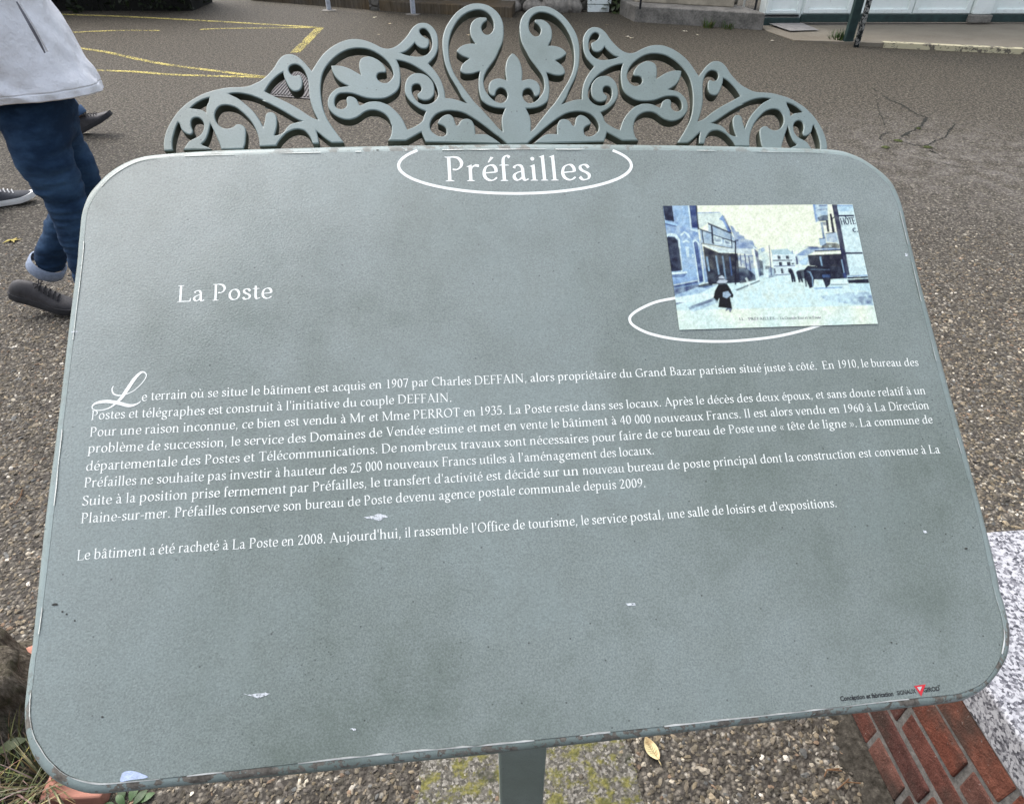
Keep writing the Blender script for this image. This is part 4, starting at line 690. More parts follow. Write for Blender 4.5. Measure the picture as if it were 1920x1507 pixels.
# lean lumps of bedded stone standing proud of the tarmac near the sign: one uncountable mass
def gravel():
    N0 = 34000; X = rng.uniform(-2.6, 3.0, N0 * 4); Y = rng.uniform(0.42, 3.4, N0 * 4)
    keep = rng.random(N0 * 4) < np.clip((3.5 - Y) / 1.6, 0, 1)
    dep = Y * math.cos(PITCH) + CAMH * math.sin(PITCH); px = 960 + FPX * X / dep; py = 753.5 - FPX * ((-CAMH) * math.cos(PITCH) + Y * math.sin(PITCH)) / dep
    keep &= (px > -60) & (px < 1980) & (py < 1590)
    u = ((px < 190 - (py - 480) * 0.11) & (py > 380)) | (py > 1240) | ((px > 1660 + (py - 500) * 0.27) & (py > 360))
    keep &= u & ~((X > 0.745) & (Y < 0.93)) & ~((X < -0.93) & (X > -1.5) & (Y < 0.80))
    X, Y = X[keep], Y[keep]; n = min(len(X), 26000); X, Y = X[:n], Y[:n]
    rings = [(1.0, -0.25), (0.92, 0.25), (0.6, 0.72)]; K = 7
    a = np.arange(K) * 2 * math.pi / K
    tmpl = np.array([(r * math.cos(t + j * .3), r * math.sin(t + j * .3), z) for j, (r, z) in enumerate(rings) for t in a] + [(0, 0, 0.95)])
    F = [(j * K + k, j * K + (k + 1) % K, (j + 1) * K + (k + 1) % K, (j + 1) * K + k) for j in range(2) for k in range(K)]; Tr = [(2 * K + k, 2 * K + (k + 1) % K, 3 * K) for k in range(K)]
    m = len(tmpl); s = np.clip(rng.lognormal(math.log(.0039), .36, n), .002, .0105); rot = rng.uniform(0, 6.28, n); ax = rng.uniform(.58, 1.35, n)
    P = tmpl[None] * (1 + (rng.random((n, m, 1)) - .5) * .62); P = P * np.stack([s * ax, s / ax, s * rng.uniform(.28, .6, n)], 1)[:, None]
    tl = rng.uniform(-.45, .45, n)[:, None]; P[..., 2] += P[..., 0] * tl
    c, si = np.cos(rot)[:, None], np.sin(rot)[:, None]; Q = np.stack([P[..., 0] * c - P[..., 1] * si + X[:, None], P[..., 0] * si + P[..., 1] * c + Y[:, None], P[..., 2] + .0005], -1)
    me = bpy.data.meshes.new('gravel'); base = (np.arange(n) * m)[:, None, None]
    quads = (np.array(F)[None] + base).reshape(-1); tris = (np.array(Tr)[None] + base).reshape(-1); nq, nt = n * len(F), n * len(Tr)
    me.vertices.add(n * m); me.vertices.foreach_set('co', Q.ravel()); me.loops.add(len(quads) + len(tris)); me.loops.foreach_set('vertex_index', np.r_[quads, tris].astype(np.int32))
    me.polygons.add(nq + nt); me.polygons.foreach_set('loop_start', np.r_[np.arange(nq) * 4, nq * 4 + np.arange(nt) * 3].astype(np.int32))
    me.polygons.foreach_set('use_smooth', np.zeros(nq + nt, bool)); me.update(calc_edges=True); me.validate()
    pal = np.array([lin(*p) for p in ((86,80,68),(106,99,84),(122,113,97),(92,87,80),(142,130,108),(114,104,84),(72,68,58),(154,146,130),(132,112,92),(180,172,154),(212,206,192),(104,105,102))])
    w = np.array([14,16,13,10,8,10,12,6,5,3,1.6,5]); ci = rng.choice(len(pal), n, p=w / w.sum()); colr = pal[ci] * rng.uniform(.55, 1.2, (n, 1))
    at = me.color_attributes.new('col', 'FLOAT_COLOR', 'POINT'); cc = np.ones((n, m, 4)); cc[..., :3] = colr[:, None]; at.data.foreach_set('color', cc.ravel())
    t = NT('bedded_stones'); v = t.co(); c = t.mix(t.rng(t.noise(v, 260, 4, .7), .3, .7, 0, 1), t.mix(1, t.attr('col', 'Color'), (.72, .70, .68), 'MULTIPLY'), t.mix(1, t.attr('col', 'Color'), (1.12, 1.1, 1.08), 'MULTIPLY'))
    M = t.done(c, .75, t.bump(t.noise(v, 500, 3), .3, .001), 0, .4)
    return tag(link('gravel', me, M), kind='stuff')
gravel()

# mossy concrete strip under the post
def flat_poly(name, pts, z, mat, n_edge=5, jag=0.004, kind='structure', thick=None):
    P = np.array([ground_at(x, y)[:2] for x, y in pts]); out = []
    for a, b in zip(P, np.roll(P, -1, 0)):
        for k in range(n_edge): out.append(a + (b - a) * k / n_edge + (rng.random(2) - .5) * jag)
    n = len(out); V = [(x, y, z) for x, y in out]; F = [tuple(range(n))]
    if thick: V += [(x, y, z - thick) for x, y in out]; F += [(i, n + i, n + (i + 1) % n, (i + 1) % n) for i in range(n)]
    ar = sum(a[0] * b[1] - b[0] * a[1] for a, b in zip(out, out[1:] + out[:1]))
    if ar < 0: F = [f[::-1] for f in F]
    return tag(mesh(name, V, F, mat), kind=kind)
t = NT('mossy_concrete'); v = t.co(); m1 = t.noise(v, 26, 5, .7); m2 = t.noise(v, 8, 3, .6); d = t.vor(v, 150, 'F1')
c = t.ramp(t.noise(v, 120, 4, .7), [(.32, (.045, .043, .034)), (.55, (.115, .108, .088)), (.75, (.24, .23, .20))])
vc = t.vor(v, 210, 'F1', 'Color'); sc_ = t.n('ShaderNodeSeparateColor'); t.l(vc, sc_.inputs[0]); c = t.mix(.6, c, t.ramp(sc_.outputs[0], [(.1, (.05, .047, .04)), (.6, (.135, .125, .105)), (1.0, (.36, .34, .30))])); c = t.mix(t.rng(m1, .48, .58, 0, .85), c, t.ramp(t.noise(v, 90, 3), [(.35, (.075, .078, .018)), (.65, (.19, .175, .045))])); c = t.mix(t.rng(t.noise(v, 11, 4, .6), .62, .7, 0, .8), c, (.02, .026, .008))
M_MOSSC = t.done(c, .9, t.bump(t.math('ADD', m1, t.math('MULTIPLY', d, .5)), .6, .008), 0, .25)
flat_poly('concrete_footing', [(860,1330),(1150,1330),(1186,1420),(1215,1560),(770,1560),(790,1420)], 0.0035, M_MOSSC, 12, .016)

# cracks, yellow paint, drain cover
def ribbon_ground(name, pts, w, z, mat, jag=0.0, n=6, **kw):
    q = crom(np.array([ground_at(x, y)[:2] for x, y in pts]), n) if len(pts) > 2 else np.array([ground_at(*pts[0])[:2] + (ground_at(*pts[1])[:2] - ground_at(*pts[0])[:2]) * k / 30 for k in range(31)])
    if jag: q = q + (rng.random(q.shape) - .5) * jag
    W = w * (1 + (rng.random(len(q)) - .5) * (1.2 if jag else .12)); V, F = ribbon(q, W)
    return tag(mesh(name, np.c_[V, np.full(len(V), z)], [f[::-1] if False else f for f in F], mat), **kw)
t = NT('worn_yellow_paint'); v = t.co(); nn = t.noise(v, 38, 5, .75); n2_ = t.noise(v, 3, 3, .6); gr = t.vor(v, 92, 'F1')
al = t.math('MULTIPLY', t.rng(t.math('ADD', nn, t.math('MULTIPLY', n2_, .5)), .635, .78, 0, 1), t.rng(gr, .35, .7, 1, .1))
M_YEL = t.done(t.ramp(t.noise(v, 60, 3), [(.3, (.44, .36, .075)), (.7, (.66, .57, .19))]), .8, t.bump(nn, .3, .003), 0, .3, al)
for pts, w in (([(70,26.5),(230,32),(420,42),(603,53)], .075), ([(90,64),(215,58.5),(300,58.5)], .06), ([(375,56.5),(427,54.5),(520,53.5),(600,53)], .05), ([(118,87),(200,99),(300,120),(467,142),(500,146)], .060), ([(148,132),(250,135.5),(330,141.5),(500,146)], .06), ([(600,53),(553,100)], .10)):
    ribbon_ground('road_marking', pts, w, .004, M_YEL, 0, 14, kind='structure')
M_CRACK = simple('dark_crack', (.013, .014, .010), .95, .3, 30)
M_MOSS = simple('moss', (.045, .055, .014), .95, .5, 60, .6, 120, .01)
for pts, w in (([(1634,165),(1644,172)], .012), ([(1654,180),(1672,190),(1690,197),(1715,213),(1738,221)], .020), ([(1738,221),(1728,235),(1712,245),(1700,252),(1690,257)], .030), ([(1646,193),(1648,210),(1655,226),(1658,236)], .009), ([(1650,262),(1653,254),(1670,248)], .012), ([(1790,233),(1779,246),(1775,257)], .014), ([(1775,257),(1763,261),(1745,269),(1730,274),(1712,272),(1700,268)], .013), ([(1741,282),(1755,288)], .012), ([(1765,306),(1790,312),(1812,315)], .008)):
    ribbon_ground('crack', pts, w * .62, .003, M_CRACK, .016, 8, kind='structure')
for k, (x, y, r_) in enumerate(((1740,277,.028), (1661,277,.03), (1684,265,.03), (1722,242,.018))):
    q = ground_at(x, y); a = np.linspace(0, 6.283, 16, endpoint=False); V = [(q[0] + r_ * (1 + rng.random() * .7 - .3) * math.cos(t_), q[1] + r_ * .8 * (1 + rng.random() * .7 - .3) * math.sin(t_), .004) for t_ in a] + [(q[0], q[1], .014)]
    tag(mesh('moss_cushion', V, [(i, (i + 1) % 16, 16) for i in range(16)], M_MOSS), kind='stuff')
M_IRON = simple('drain_iron', (.070, .064, .062), .6, .3, 30, .3, 150, .002, .5, .3)
c0, c1, c2, c3 = [ground_at(*p) for p in ((524,138),(592,136),(590,188),(501,181))]
DR = empty('drain_cover', tuple((c0 + c1 + c2 + c3) / 4), 'ribbed rusty iron drain cover set in the tarmac beyond the crest', 'drain cover')
mb = MB(); mb.add([c + np.array([0, 0, z]) for z in (.004, .008) for c in (c0, c1, c2, c3)], [(7, 6, 5, 4), (0, 1, 5, 4), (1, 2, 6, 5), (2, 3, 7, 6), (3, 0, 4, 7)]); mb.build('cover_plate', M_IRON, DR)
mb = MB()
for k in range(22):
    for s0, s1 in ((.05, .95),):
        f = (k + .5) / 22 * 1.5 - .35
        A_, B_ = max(0, f), min(1, f + .30)
        p = lambda u_, v_: c3 + (c2 - c3) * u_ + (c0 - c3) * v_ + (c1 - c0 - c2 + c3) * u_ * v_
        lo_ = max(.04, -(f) / .30 if f < 0 else .04); hi_ = min(.96, (1 - f) / .30)
        if hi_ <= lo_: continue
        a_, b_ = p(min(max(f + .30 * lo_, .02), .98), lo_), p(min(max(f + .30 * hi_, .02), .98), hi_)
        mb.tube([a_ + np.array([0, 0, .010]), b_ + np.array([0, 0, .010])], .008, 6)
mb.build('ribs', simple('drain_rib_iron', (.13, .12, .115), .55, .3, 30, .2, 100, .002, .5, .3), DR)

# ------------------------------------------------------------------ brick planter wall with granite coping
wa, wb = ground_at(1595.6, 1343.8), ground_at(1673.8, 1503); wd = (wb - wa) / np.linalg.norm(wb - wa); wnrm = np.array([-wd[1], wd[0], 0])   # wnrm points into the wall (+x)
far_s = -np.dot(wa - np.array([0, .868, 0]), -wd) ; far_s = (0.868 - wa[1]) / wd[1]
def W3(s, dpt, z): return wa + wd * s + wnrm * dpt + np.array([0, 0, z])
WALL = empty('brick_wall', tuple(W3(.4, .25, 0)), 'low red brick wall with grey mortar capped by speckled granite beside the sign', 'wall')
t = NT('old_brick'); v = t.co(); cc = t.attr('col', 'Color'); nn = t.noise(v, 45, 5, .7); st = t.noise(v, 9, 4, .6)
c = t.mix(t.rng(nn, .35, .65, 0, 1), t.mix(1, cc, (.66, .60, .56), 'MULTIPLY'), t.mix(1, cc, (1.22, 1.2, 1.15), 'MULTIPLY')); c = t.mix(t.rng(st, .46, .64, 0, .85), c, (.055, .038, .030)); c = t.mix(t.rng(t.noise(v, 160, 3), .66, .72, 0, .6), c, (.30, .27, .24))
M_BRICK = t.done(c, .85, t.bump(t.math('ADD', nn, t.math('MULTIPLY', t.noise(v, 220, 3), .4)), .8, .008), 0, .3)
t = NT('mortar'); v = t.co(); M_MORT = t.done(t.ramp(t.noise(v, 60, 5, .7), [(.3, (.085, .082, .076)), (.7, (.21, .20, .185))]), .95, t.bump(t.noise(v, 120, 4), .6, .004), 0, .2)
cb = .375 / 5; bl_, jt = .21, .0105; L0, L1 = far_s, 2.3
mb = MB(); mb.box((L0 + .004, .0018, 0), (L1, .42, .375), M=lambda q: W3(*q)); mb.build('mortar_bed', M_MORT, WALL)
mb = MB(); bp = [lin(*p) for p in ((142,90,74),(138,82,66),(152,100,82),(124,78,68),(132,92,82),(108,70,64))]
for r in range(5):
    s0 = L0 + (0 if r % 2 == 0 else -(bl_ + jt) / 2) + (-.02, .015, 0, .03, -.01)[r]
    while s0 < L1:
        bl_ = random.choice((.21, .21, .101)); a_, b_ = max(s0, L0), min(s0 + bl_, L1)
        if b_ - a_ > .03:
            j = (random.random() - .5) * .004; c = bp[random.randrange(6)]; k_ = random.uniform(.40, .76)
            mb.box((a_, j - .001, r * cb + jt * .5), (b_, .10, (r + 1) * cb - jt * .5), tuple(x * k_ for x in c), M=lambda q: W3(q[0] + random.uniform(-.003, .003), q[1] + random.uniform(-.0025, .0025), q[2] + random.uniform(-.0025, .0025)))
        s0 += bl_ + jt
r_ = 0
for r in range(5):                       # the far end of the wall
    for k in range(2): mb.box((L0 - .001, .112 + k * .16, r * cb + jt * .5), (L0 + .1, .262 + k * .16, (r + 1) * cb - jt * .5), bp[random.randrange(6)], M=lambda q: W3(*q))
bevel(mb.build('bricks', M_BRICK, WALL), .0045, 2)
t = NT('speckled_granite'); v = t.co(); a_ = t.vor(v, 215, 'F1', 'Color'); sp = t.n('ShaderNodeSeparateColor'); t.l(a_, sp.inputs[0]); b_ = t.noise(v, 165, 5, .75); c_ = t.noise(v, 40, 3, .6)
f = t.math('ADD', t.math('MULTIPLY', sp.outputs[0], .55), t.math('ADD', t.math('MULTIPLY', b_, .75), t.math('MULTIPLY', c_, .25)))
M_GRAN = t.done(t.ramp(f, [(.47, (.03, .03, .038)), (.60, (.10, .10, .115)), (.72, (.22, .22, .235)), (.90, (.42, .42, .435))]), .55, t.bump(b_, .35, .003), 0, .5)
mb = MB(); mb.box((L0 - .012, -.006, .3765), (L1 + .01, .50, .452), M=lambda q: W3(*q)); bevel(mb.build('granite_coping', M_GRAN, WALL), .006, 3)

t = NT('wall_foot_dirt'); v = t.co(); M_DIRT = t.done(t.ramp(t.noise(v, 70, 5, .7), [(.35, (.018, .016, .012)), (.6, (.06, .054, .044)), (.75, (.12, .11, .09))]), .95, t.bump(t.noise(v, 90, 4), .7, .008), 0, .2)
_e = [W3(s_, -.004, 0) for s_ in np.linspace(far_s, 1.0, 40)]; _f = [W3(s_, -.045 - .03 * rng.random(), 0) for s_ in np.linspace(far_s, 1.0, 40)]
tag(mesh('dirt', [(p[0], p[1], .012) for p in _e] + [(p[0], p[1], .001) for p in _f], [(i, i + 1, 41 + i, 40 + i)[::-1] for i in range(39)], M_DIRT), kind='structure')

# ------------------------------------------------------------------ bed edging, stump, weeds bottom left
M_TERRA = simple('salmon_brick', (.42, .195, .14), .9, .22, 24, .3, 150, .002)
for (x, y, rz, lx, ly, lab) in ((-.895, .632, .06, .124, .142, 'salmon pink edging brick below the lower left corner of the board'), (-1.10, .845, .55, .115, .16, 'salmon pink edging brick beside the top of the stump'), (-1.34, .90, -.1, .115, .13, 'salmon pink edging brick behind the stump at the picture edge')):
    mb = MB(); mb.box((-lx / 2, -ly / 2, -.03), (lx / 2, ly / 2, .035)); o = bevel(mb.build('edging_brick', M_TERRA, None, np.zeros(3)), .006, 3); o.location = (x, y, 0); o.rotation_euler = (0, 0, rz); tag(o, lab, 'brick', 'bricks edging the planting bed')
mb = MB(); soil = [(-1.5,.42),(-.955,.42),(-.965,.70),(-1.08,.80),(-1.5,.84)]
flat_poly('soil', [], 0, None) if False else tag(mesh('soil', [(x, y, .004) for x, y in soil], [(0, 1, 2, 3, 4)], simple('dark_soil', (.022, .018, .013), .95, .5, 40, .8, 80, .02)), kind='structure')
def stump():
    c = np.array([-1.20, .745, 0]); nr, nz_ = 40, 22; V = []
    for k in range(nz_):
        z = k / (nz_ - 1)
        for i in range(nr):
            a = 2 * math.pi * i / nr; r = (.125 + .055 * (1 - z) ** 3) if z < .72 else .125 * math.sqrt(max(0, 1 - ((z - .72) / .29) ** 2))
            lob = 1 + .10 * math.sin(5 * a + 1.3) + .06 * math.sin(9 * a + z * 2); V.append((c[0] + r * lob * math.cos(a), c[1] + r * lob * math.sin(a) * .95, .185 * z))
    V = np.array(V); nn = vnoise(V * np.array([1, 1, .35]), 60) - .5; n3 = vnoise(V, 25, 3) - .5; d = V - c; d[:, 2] = 0; L = np.linalg.norm(d, axis=1)[:, None] + 1e-6; V = V + d / L * (nn * .018 + n3 * .02)[:, None]; V[:, 2] += n3 * .02
    F = [(k * nr + i, k * nr + (i + 1) % nr, (k + 1) * nr + (i + 1) % nr, (k + 1) * nr + i) for k in range(nz_ - 1) for i in range(nr)] + [tuple((nz_ - 1) * nr + i for i in range(nr))]
    t = NT('weathered_wood'); v = t.co(); mp = t.n('ShaderNodeMapping'); t.l(v, mp.inputs[0]); mp.inputs['Scale'].default_value = (1, 1, .18); g_ = t.noise(mp.outputs[0], 130, 6, .75); g2 = t.noise(v, 30, 4, .7)
    col = t.ramp(g_, [(.32, (.028, .023, .017)), (.5, (.125, .105, .078)), (.68, (.28, .245, .19))]); col = t.mix(t.rng(g2, .5, .7, 0, .7), col, (.055, .055, .022))
    M = t.done(col, .9, t.bump(g_, .9, .012), 0, .2)
    return tag(mesh('tree_stump', V, F, M, None, c, smooth=True), 'weathered grey brown tree stump at the lower left picture edge', 'stump')
stump()
def blades(name, spots, n, h, spread, mat_cols, label, cat, wid=.0022, lean=.8, kind=None, seed=1, az=None):
    R = random.Random(seed); mb = MB(); base = np.array([np.mean([s_[0] for s_ in spots]), np.mean([s_[1] for s_ in spots]), 0])
    for _ in range(n):
        sx, sy, sr = R.choice(spots); a, r = R.uniform(0, 6.283), sr * math.sqrt(R.random()); p = np.array([sx + r * math.cos(a), sy + r * math.sin(a), 0.0]); dirn = (a if az is None else az) + R.uniform(-.9, .9)
        L = h * R.uniform(.5, 1.15); ln = lean * R.uniform(.4, 1.2); pts = []
        for k in range(6):
            s_ = k / 5; pts.append(p + np.array([math.cos(dirn) * ln * L * s_ ** 1.4, math.sin(dirn) * ln * L * s_ ** 1.4, L * (s_ - .45 * ln * s_ ** 2)]))
        side = np.array([-math.sin(dirn), math.cos(dirn), 0]) * wid * R.uniform(.6, 1.3); c = R.choice(mat_cols); c = tuple(x * R.uniform(.7, 1.25) for x in c); V = []
        for k, q in enumerate(pts): w = 1 - (k / 5) ** 2 * .9; V += [q - side * w, q + side * w]
        mb.add(V, [(2 * k, 2 * k + 1, 2 * k + 3, 2 * k + 2) for k in range(5)], c)
    t = NT(name + '_blades'); M = t.done(t.attr('col', 'Color'), .7, None, 0, .25)
    return tag(mb.build(name, M, None, base), label, cat, None, kind)
blades('dry_grass', [(-1.03,.60,.09), (-1.13,.55,.09), (-1.03,.52,.07), (-.97,.60,.03)], 420, .12, .1, [lin(122,114,84), lin(98,92,64), lin(80,78,50), lin(146,140,108), lin(60,66,34)], 'tuft of dry straw coloured grass at the foot of the stump', 'grass', .0017, 1.0, None, 3)
def leafy(name, base, leaves, label, cat, col):
    b = np.array(base); mb = MB(); R = random.Random(len(leaves) * 7 + 1)
    for (dx, dy, z, L, az, pitch) in leaves:
        p0 = b + np.array([dx, dy, z]); d = np.array([math.cos(az) * math.cos(pitch), math.sin(az) * math.cos(pitch), math.sin(pitch)]); sd = np.array([-math.sin(az), math.cos(az), 0]); up = np.cross(d, sd); k_ = R.uniform(.7, 1.25); V = []; n = 7
        for i in range(n + 1):
            s_ = i / n; w = L * .24 * math.sin(math.pi * min(1, s_ * .93 + .05)) ** .8; q = p0 + d * L * s_ + np.array([0, 0, -.35 * L * s_ ** 2]); V += [q - sd * w + np.array([0, 0, .12 * w]), q, q + sd * w + np.array([0, 0, .12 * w])]
        F = [(3 * i + j, 3 * i + j + 1, 3 * i + j + 4, 3 * i + j + 3) for i in range(n) for j in range(2)]; mb.add(V, F, tuple(x * k_ for x in col)); mb.tube([b + np.array([0, 0, z * .3]), p0], .0012, 4, tuple(x * .7 for x in col))
    t = NT(name + '_leaf'); v = t.co(); c = t.mix(t.rng(t.noise(v, 90, 3), .35, .65, 0, 1), t.mix(1, t.attr('col', 'Color'), (.7, .75, .6), 'MULTIPLY'), t.mix(1, t.attr('col', 'Color'), (1.2, 1.2, 1.1), 'MULTIPLY')); M = t.done(c, .5, None, 0, .4)
    o = mb.build(name, M, None, b, True); return tag(o, label, cat)
gq = ground_at(236, 1500)
leafy('weed', (gq[0], gq[1] - .015, 0), [(-.005,.012,.005,.034,1.9,.5),(.012,.012,.006,.038,1.4,.5),(.022,.006,.006,.034,1.0,.4),(-.012,.0,.006,.03,3.0,.4),(.034,.01,.005,.03,.7,.35),(.03,-.01,.005,.03,-.5,.3),(.0,-.015,.006,.03,-1.5,.4),(.005,.004,.01,.03,2.5,.6)], 'small green leafy weed growing from the gravel right of the salmon brick', 'weed', (.045, .09, .03))
leafy('ivy_sprig', (-1.07, .64, 0), [(0,0,.06,.055,.6,.3),(-.03,.02,.07,.05,1.6,.3),(-.07,-.01,.06,.055,2.6,.3),(-.02,-.05,.05,.05,-.6,.2),(-.1,-.03,.05,.05,3.6,.2),(-.05,-.08,.04,.05,-1.4,.2)], 'sprig of broad green leaves in front of the stump', 'weed', (.055, .075, .02))

# fallen leaves
def fallen(x, y, size, col, label, rz=0.0, kind='oval', group='fallen leaves', lift=.012):
    q = ground_at(x, y); n = 10; mb = MB(); V = []
    if kind == 'oval':
        for i in range(n + 1):
            s_ = i / n; w = size * .26 * math.sin(math.pi * (s_ * .96 + .02)) ** .75; yv = (s_ - .5) * size; zc = lift * (.5 + .8 * (2 * s_ - 1) ** 2)
            V += [(-w, yv, zc + .12 * size * (w / size) * 2), (0, yv, zc), (w, yv, zc + .15 * size * (w / size) * 2)]
        mb.add(V, [(3 * i + j, 3 * i + j + 1, 3 * i + j + 4, 3 * i + j + 3) for i in range(n) for j in range(2)]); mb.tube([(0, -.5 * size, lift), (.01 * size, -.72 * size, lift * .6)], .0012, 5)
        for i in range(2, 9):
            s_ = i / n; yv = (s_ - .5) * size; w = size * .2 * math.sin(math.pi * s_); zc = lift * (.5 + .8 * (2 * s_ - 1) ** 2) + .001
            for sg in (-1, 1): mb.tube([(0, yv, zc), (sg * w, yv + w * .6, zc + .03 * size)], .0005, 4, (.6, .6, .6), False)
        mb.tube([(0, -.5 * size, lift * 1.3 + .001), (0, 0, lift * .5 + .001), (0, .45 * size, lift * 1.2)], .0008, 4, (.7, .7, .7), False)
    else:
        K = 10; a = [2 * math.pi * i / K for i in range(K)]; V = [((size * (.55 if i % 2 == 0 else .2) * random.uniform(.7, 1.2)) * math.cos(t_), (size * (.5 if i % 2 == 0 else .18) * random.uniform(.7, 1.2)) * math.sin(t_), lift * random.uniform(.5, 1.5)) for i, t_ in enumerate(a)] + [(0, 0, lift * .6)]
        mb.add(V, [(i, (i + 1) % K, K) for i in range(K)])
    t = NT('leaf'); v = t.co(); nn = t.noise(v, 55, 4, .7); M = t.done(t.mix(t.rng(nn, .5, .68, 0, .6), t.mix(1, col, t.attr('col', 'Color'), 'MULTIPLY'), tuple(x * y_ for x, y_ in zip(col, (.55, .33, .22)))), .65, None, 0, .3)
    o = mb.build('fallen_leaf', M, None, np.zeros(3), True); o.location = tuple(q); o.rotation_euler = (0, 0, rz); return tag(o, label, 'leaf', group)
fallen(1221, 1407, .052, (.60, .50, .27), 'large cream and brown oval leaf on the gravel right of the sign post', .42, lift=.010)
fallen(25, 452, .085, (.40, .33, .08), 'torn yellow leaf on the gravel left of the walker in jeans', .3, 'torn', lift=.008)
for k, (x, y, s_) in enumerate(((703,34,.07),(711,66,.06),(1176,70,.06),(1184,72.5,.07),(1138,48,.05),(1285,60,.06),(1308,67,.05),(879,67,.06),(1448,78,.05),(918,211,.035),(732,46,.06),(1393,45,.05))):
    fallen(x, y, s_, ((.62, .58, .42), (.5, .42, .28), (.66, .62, .5))[k % 3], 'tiny pale fallen leaf lying on the far brown tarmac', random.uniform(0, 6), 'torn', lift=.008)
M_TWIG = simple('twig_bark', (.14, .075, .035), .8, .3, 60)
for pts, lab in ((((1544,1458),(1549,1445),(1572,1443)), 'forked brown twig on the gravel nearest the brick wall'), (((1568,1482),(1584,1468),(1590,1462)), 'short straight brown twig on the gravel below the forked twig'), (((4,1180),(20,1205),(52,1233)), 'thin tan twig on the gravel above the stump'), (((30,950),(40,935),(44,920)), 'small reddish twig on the gravel left of the board')):
    P = [ground_at(*p) + np.array([0, 0, .007]) for p in pts]; mb = MB(); mb.tube(P, .0016, 6)
    if 'forked' in lab: mb.tube([P[1], P[1] + np.array([.028, -.004, .004])], .0013, 6)
    tag(mb.build('twig', M_TWIG, None, P[0]), lab, 'twig', 'fallen twigs')

# ================================================================== buildings at the back
M_CONC = NT('stained_concrete'); t = M_CONC; v = t.co(); a_ = t.noise(v, 5, 6, .7); b_ = t.noise(v, 50, 4, .7)
M_CONC = t.done(t.mix(t.rng(a_, .42, .62, 0, .8), t.ramp(b_, [(.3, (.15, .14, .125)), (.7, (.27, .255, .225))]), t.ramp(b_, [(.3, (.055, .053, .046)), (.7, (.13, .125, .11))])), .9, t.bump(b_, .4, .006), 0, .25)
M_SAND = simple('pale_render', (.34, .30, .23), .9, .3, 8, .3, 60, .005)
def prism(mb, base, z0, z1):
    n = len(base); V = [(*p[:2], z0) for p in base] + [(*p[:2], z1) for p in base]; mb.add(V, [tuple(range(n))[::-1], tuple(range(n, 2 * n))] + [(i, (i + 1) % n, n + (i + 1) % n, n + i) for i in range(n)])
p1, p2, p0 = ground_at(1189, 41.6), ground_at(1429.7, 57.3), ground_at(1169.4, 31.7); dpt = (p0 - p1) * 1.45; p3 = p2 + dpt; pb = p1 + dpt
STEP = empty('stone_step', tuple((p1 + p2) / 2), 'weathered grey stone doorstep with a paler second step on it', 'step')
mb = MB(); prism(mb, [p1, p2, p3, pb], -.02, .172); bevel(mb.build('lower_step', M_CONC, STEP), .012, 3)
ux = (p2 - p1) / np.linalg.norm(p2 - p1); uy = dpt / np.linalg.norm(dpt)
q1, q2 = p1 + ux * .13 + uy * .36, p2 - ux * .20 + uy * .36
mb = MB(); prism(mb, [q1, q2, q2 + uy * .9, q1 + uy * .9], .172, .36); bevel(mb.build('upper_step', M_SAND, STEP), .01, 2)
M_DARKM = simple('dark_metal', (.012, .013, .016), .5, .3, 30, .1, 100, .001, .5, .4)
for px, py, lab in ((1200, 17.5, 'black iron handrail upright on the left end of the stone doorstep'), (1415.5, 19, 'black iron handrail upright on the right end of the stone doorstep')):
    b = ground_at(px, py, .172); h = empty('handrail', tuple(b), lab, 'handrail', 'handrails on the doorstep')
    mb = MB(); mb.tube([b, b + np.array([0, 0, .95])], .013, 8); mb.build('upright', M_DARKM, h); mb = MB(); mb.tube([b + np.array([0, 0, .94]), b + np.array([0, .9, 1.25])], .016, 8); mb.build('rail', M_DARKM, h)
b = ground_at(1394, 13.5, .172); h = empty('conduit_pipe', tuple(b), 'thin pale pipe standing on the stone doorstep beside the right handrail', 'pipe'); mb = MB(); mb.tube([b, b + np.array([0, 0, 2.2])], .014, 8); mb.build('pipe', simple('pale_pipe', (.42, .42, .38), .5), h)
for sx in (.5, 1.6): mb = MB(); mb.tube([b + np.array([0, -.014, sx]), b + np.array([0, .03, sx])], .022, 8); mb.build('clip', M_DARKM, h)

# kerb and rubble wall behind the railing
M_KERBF = NT('brown_kerb'); t = M_KERBF; v = t.co(); mp = t.n('ShaderNodeMapping'); t.l(v, mp.inputs[0]); mp.inputs['Scale'].default_value = (1, 1, .1)
s_ = t.noise(mp.outputs[0], 38, 4, .7); M_KERBF = t.done(t.mix(t.rng(t.noise(v, 2.2, 4), .4, .62, 0, .8), t.ramp(s_, [(.3, (.055, .046, .034)), (.7, (.125, .108, .085))]), t.ramp(s_, [(.3, (.06, .042, .022)), (.7, (.15, .105, .055))])), .9, t.bump(s_, .4, .006), 0, .2)
k = [ground_at(*p) for p in ((470, 1), (630, 13.5), (759, 24), (960, 34))]; back = [p + np.array([.05, .55, 0]) for p in k[::-1]]
mb = MB(); prism(mb, k + back, -.02, .12); o = bevel(mb.build('kerb', M_KERBF), .01, 2); tag(o, kind='structure')
M_RUB = NT('rubble_stone'); t = M_RUB; v = t.co(); cl = t.vor(v, 7, 'F1', 'Color'); sp = t.n('ShaderNodeSeparateColor'); t.l(cl, sp.inputs[0]); ed = t.vor(v, 7, 'DISTANCE_TO_EDGE'); n_ = t.noise(v, 30, 6, .75)
c = t.mix(t.rng(ed, .02, .09, 1, 0), t.ramp(sp.outputs[0], [(.1, (.10, .095, .08)), (.5, (.20, .185, .16)), (.9, (.33, .31, .27))]), (.11, .10, .085)); c = t.mix(t.rng(n_, .5, .7, 0, .6), c, (.045, .045, .034))
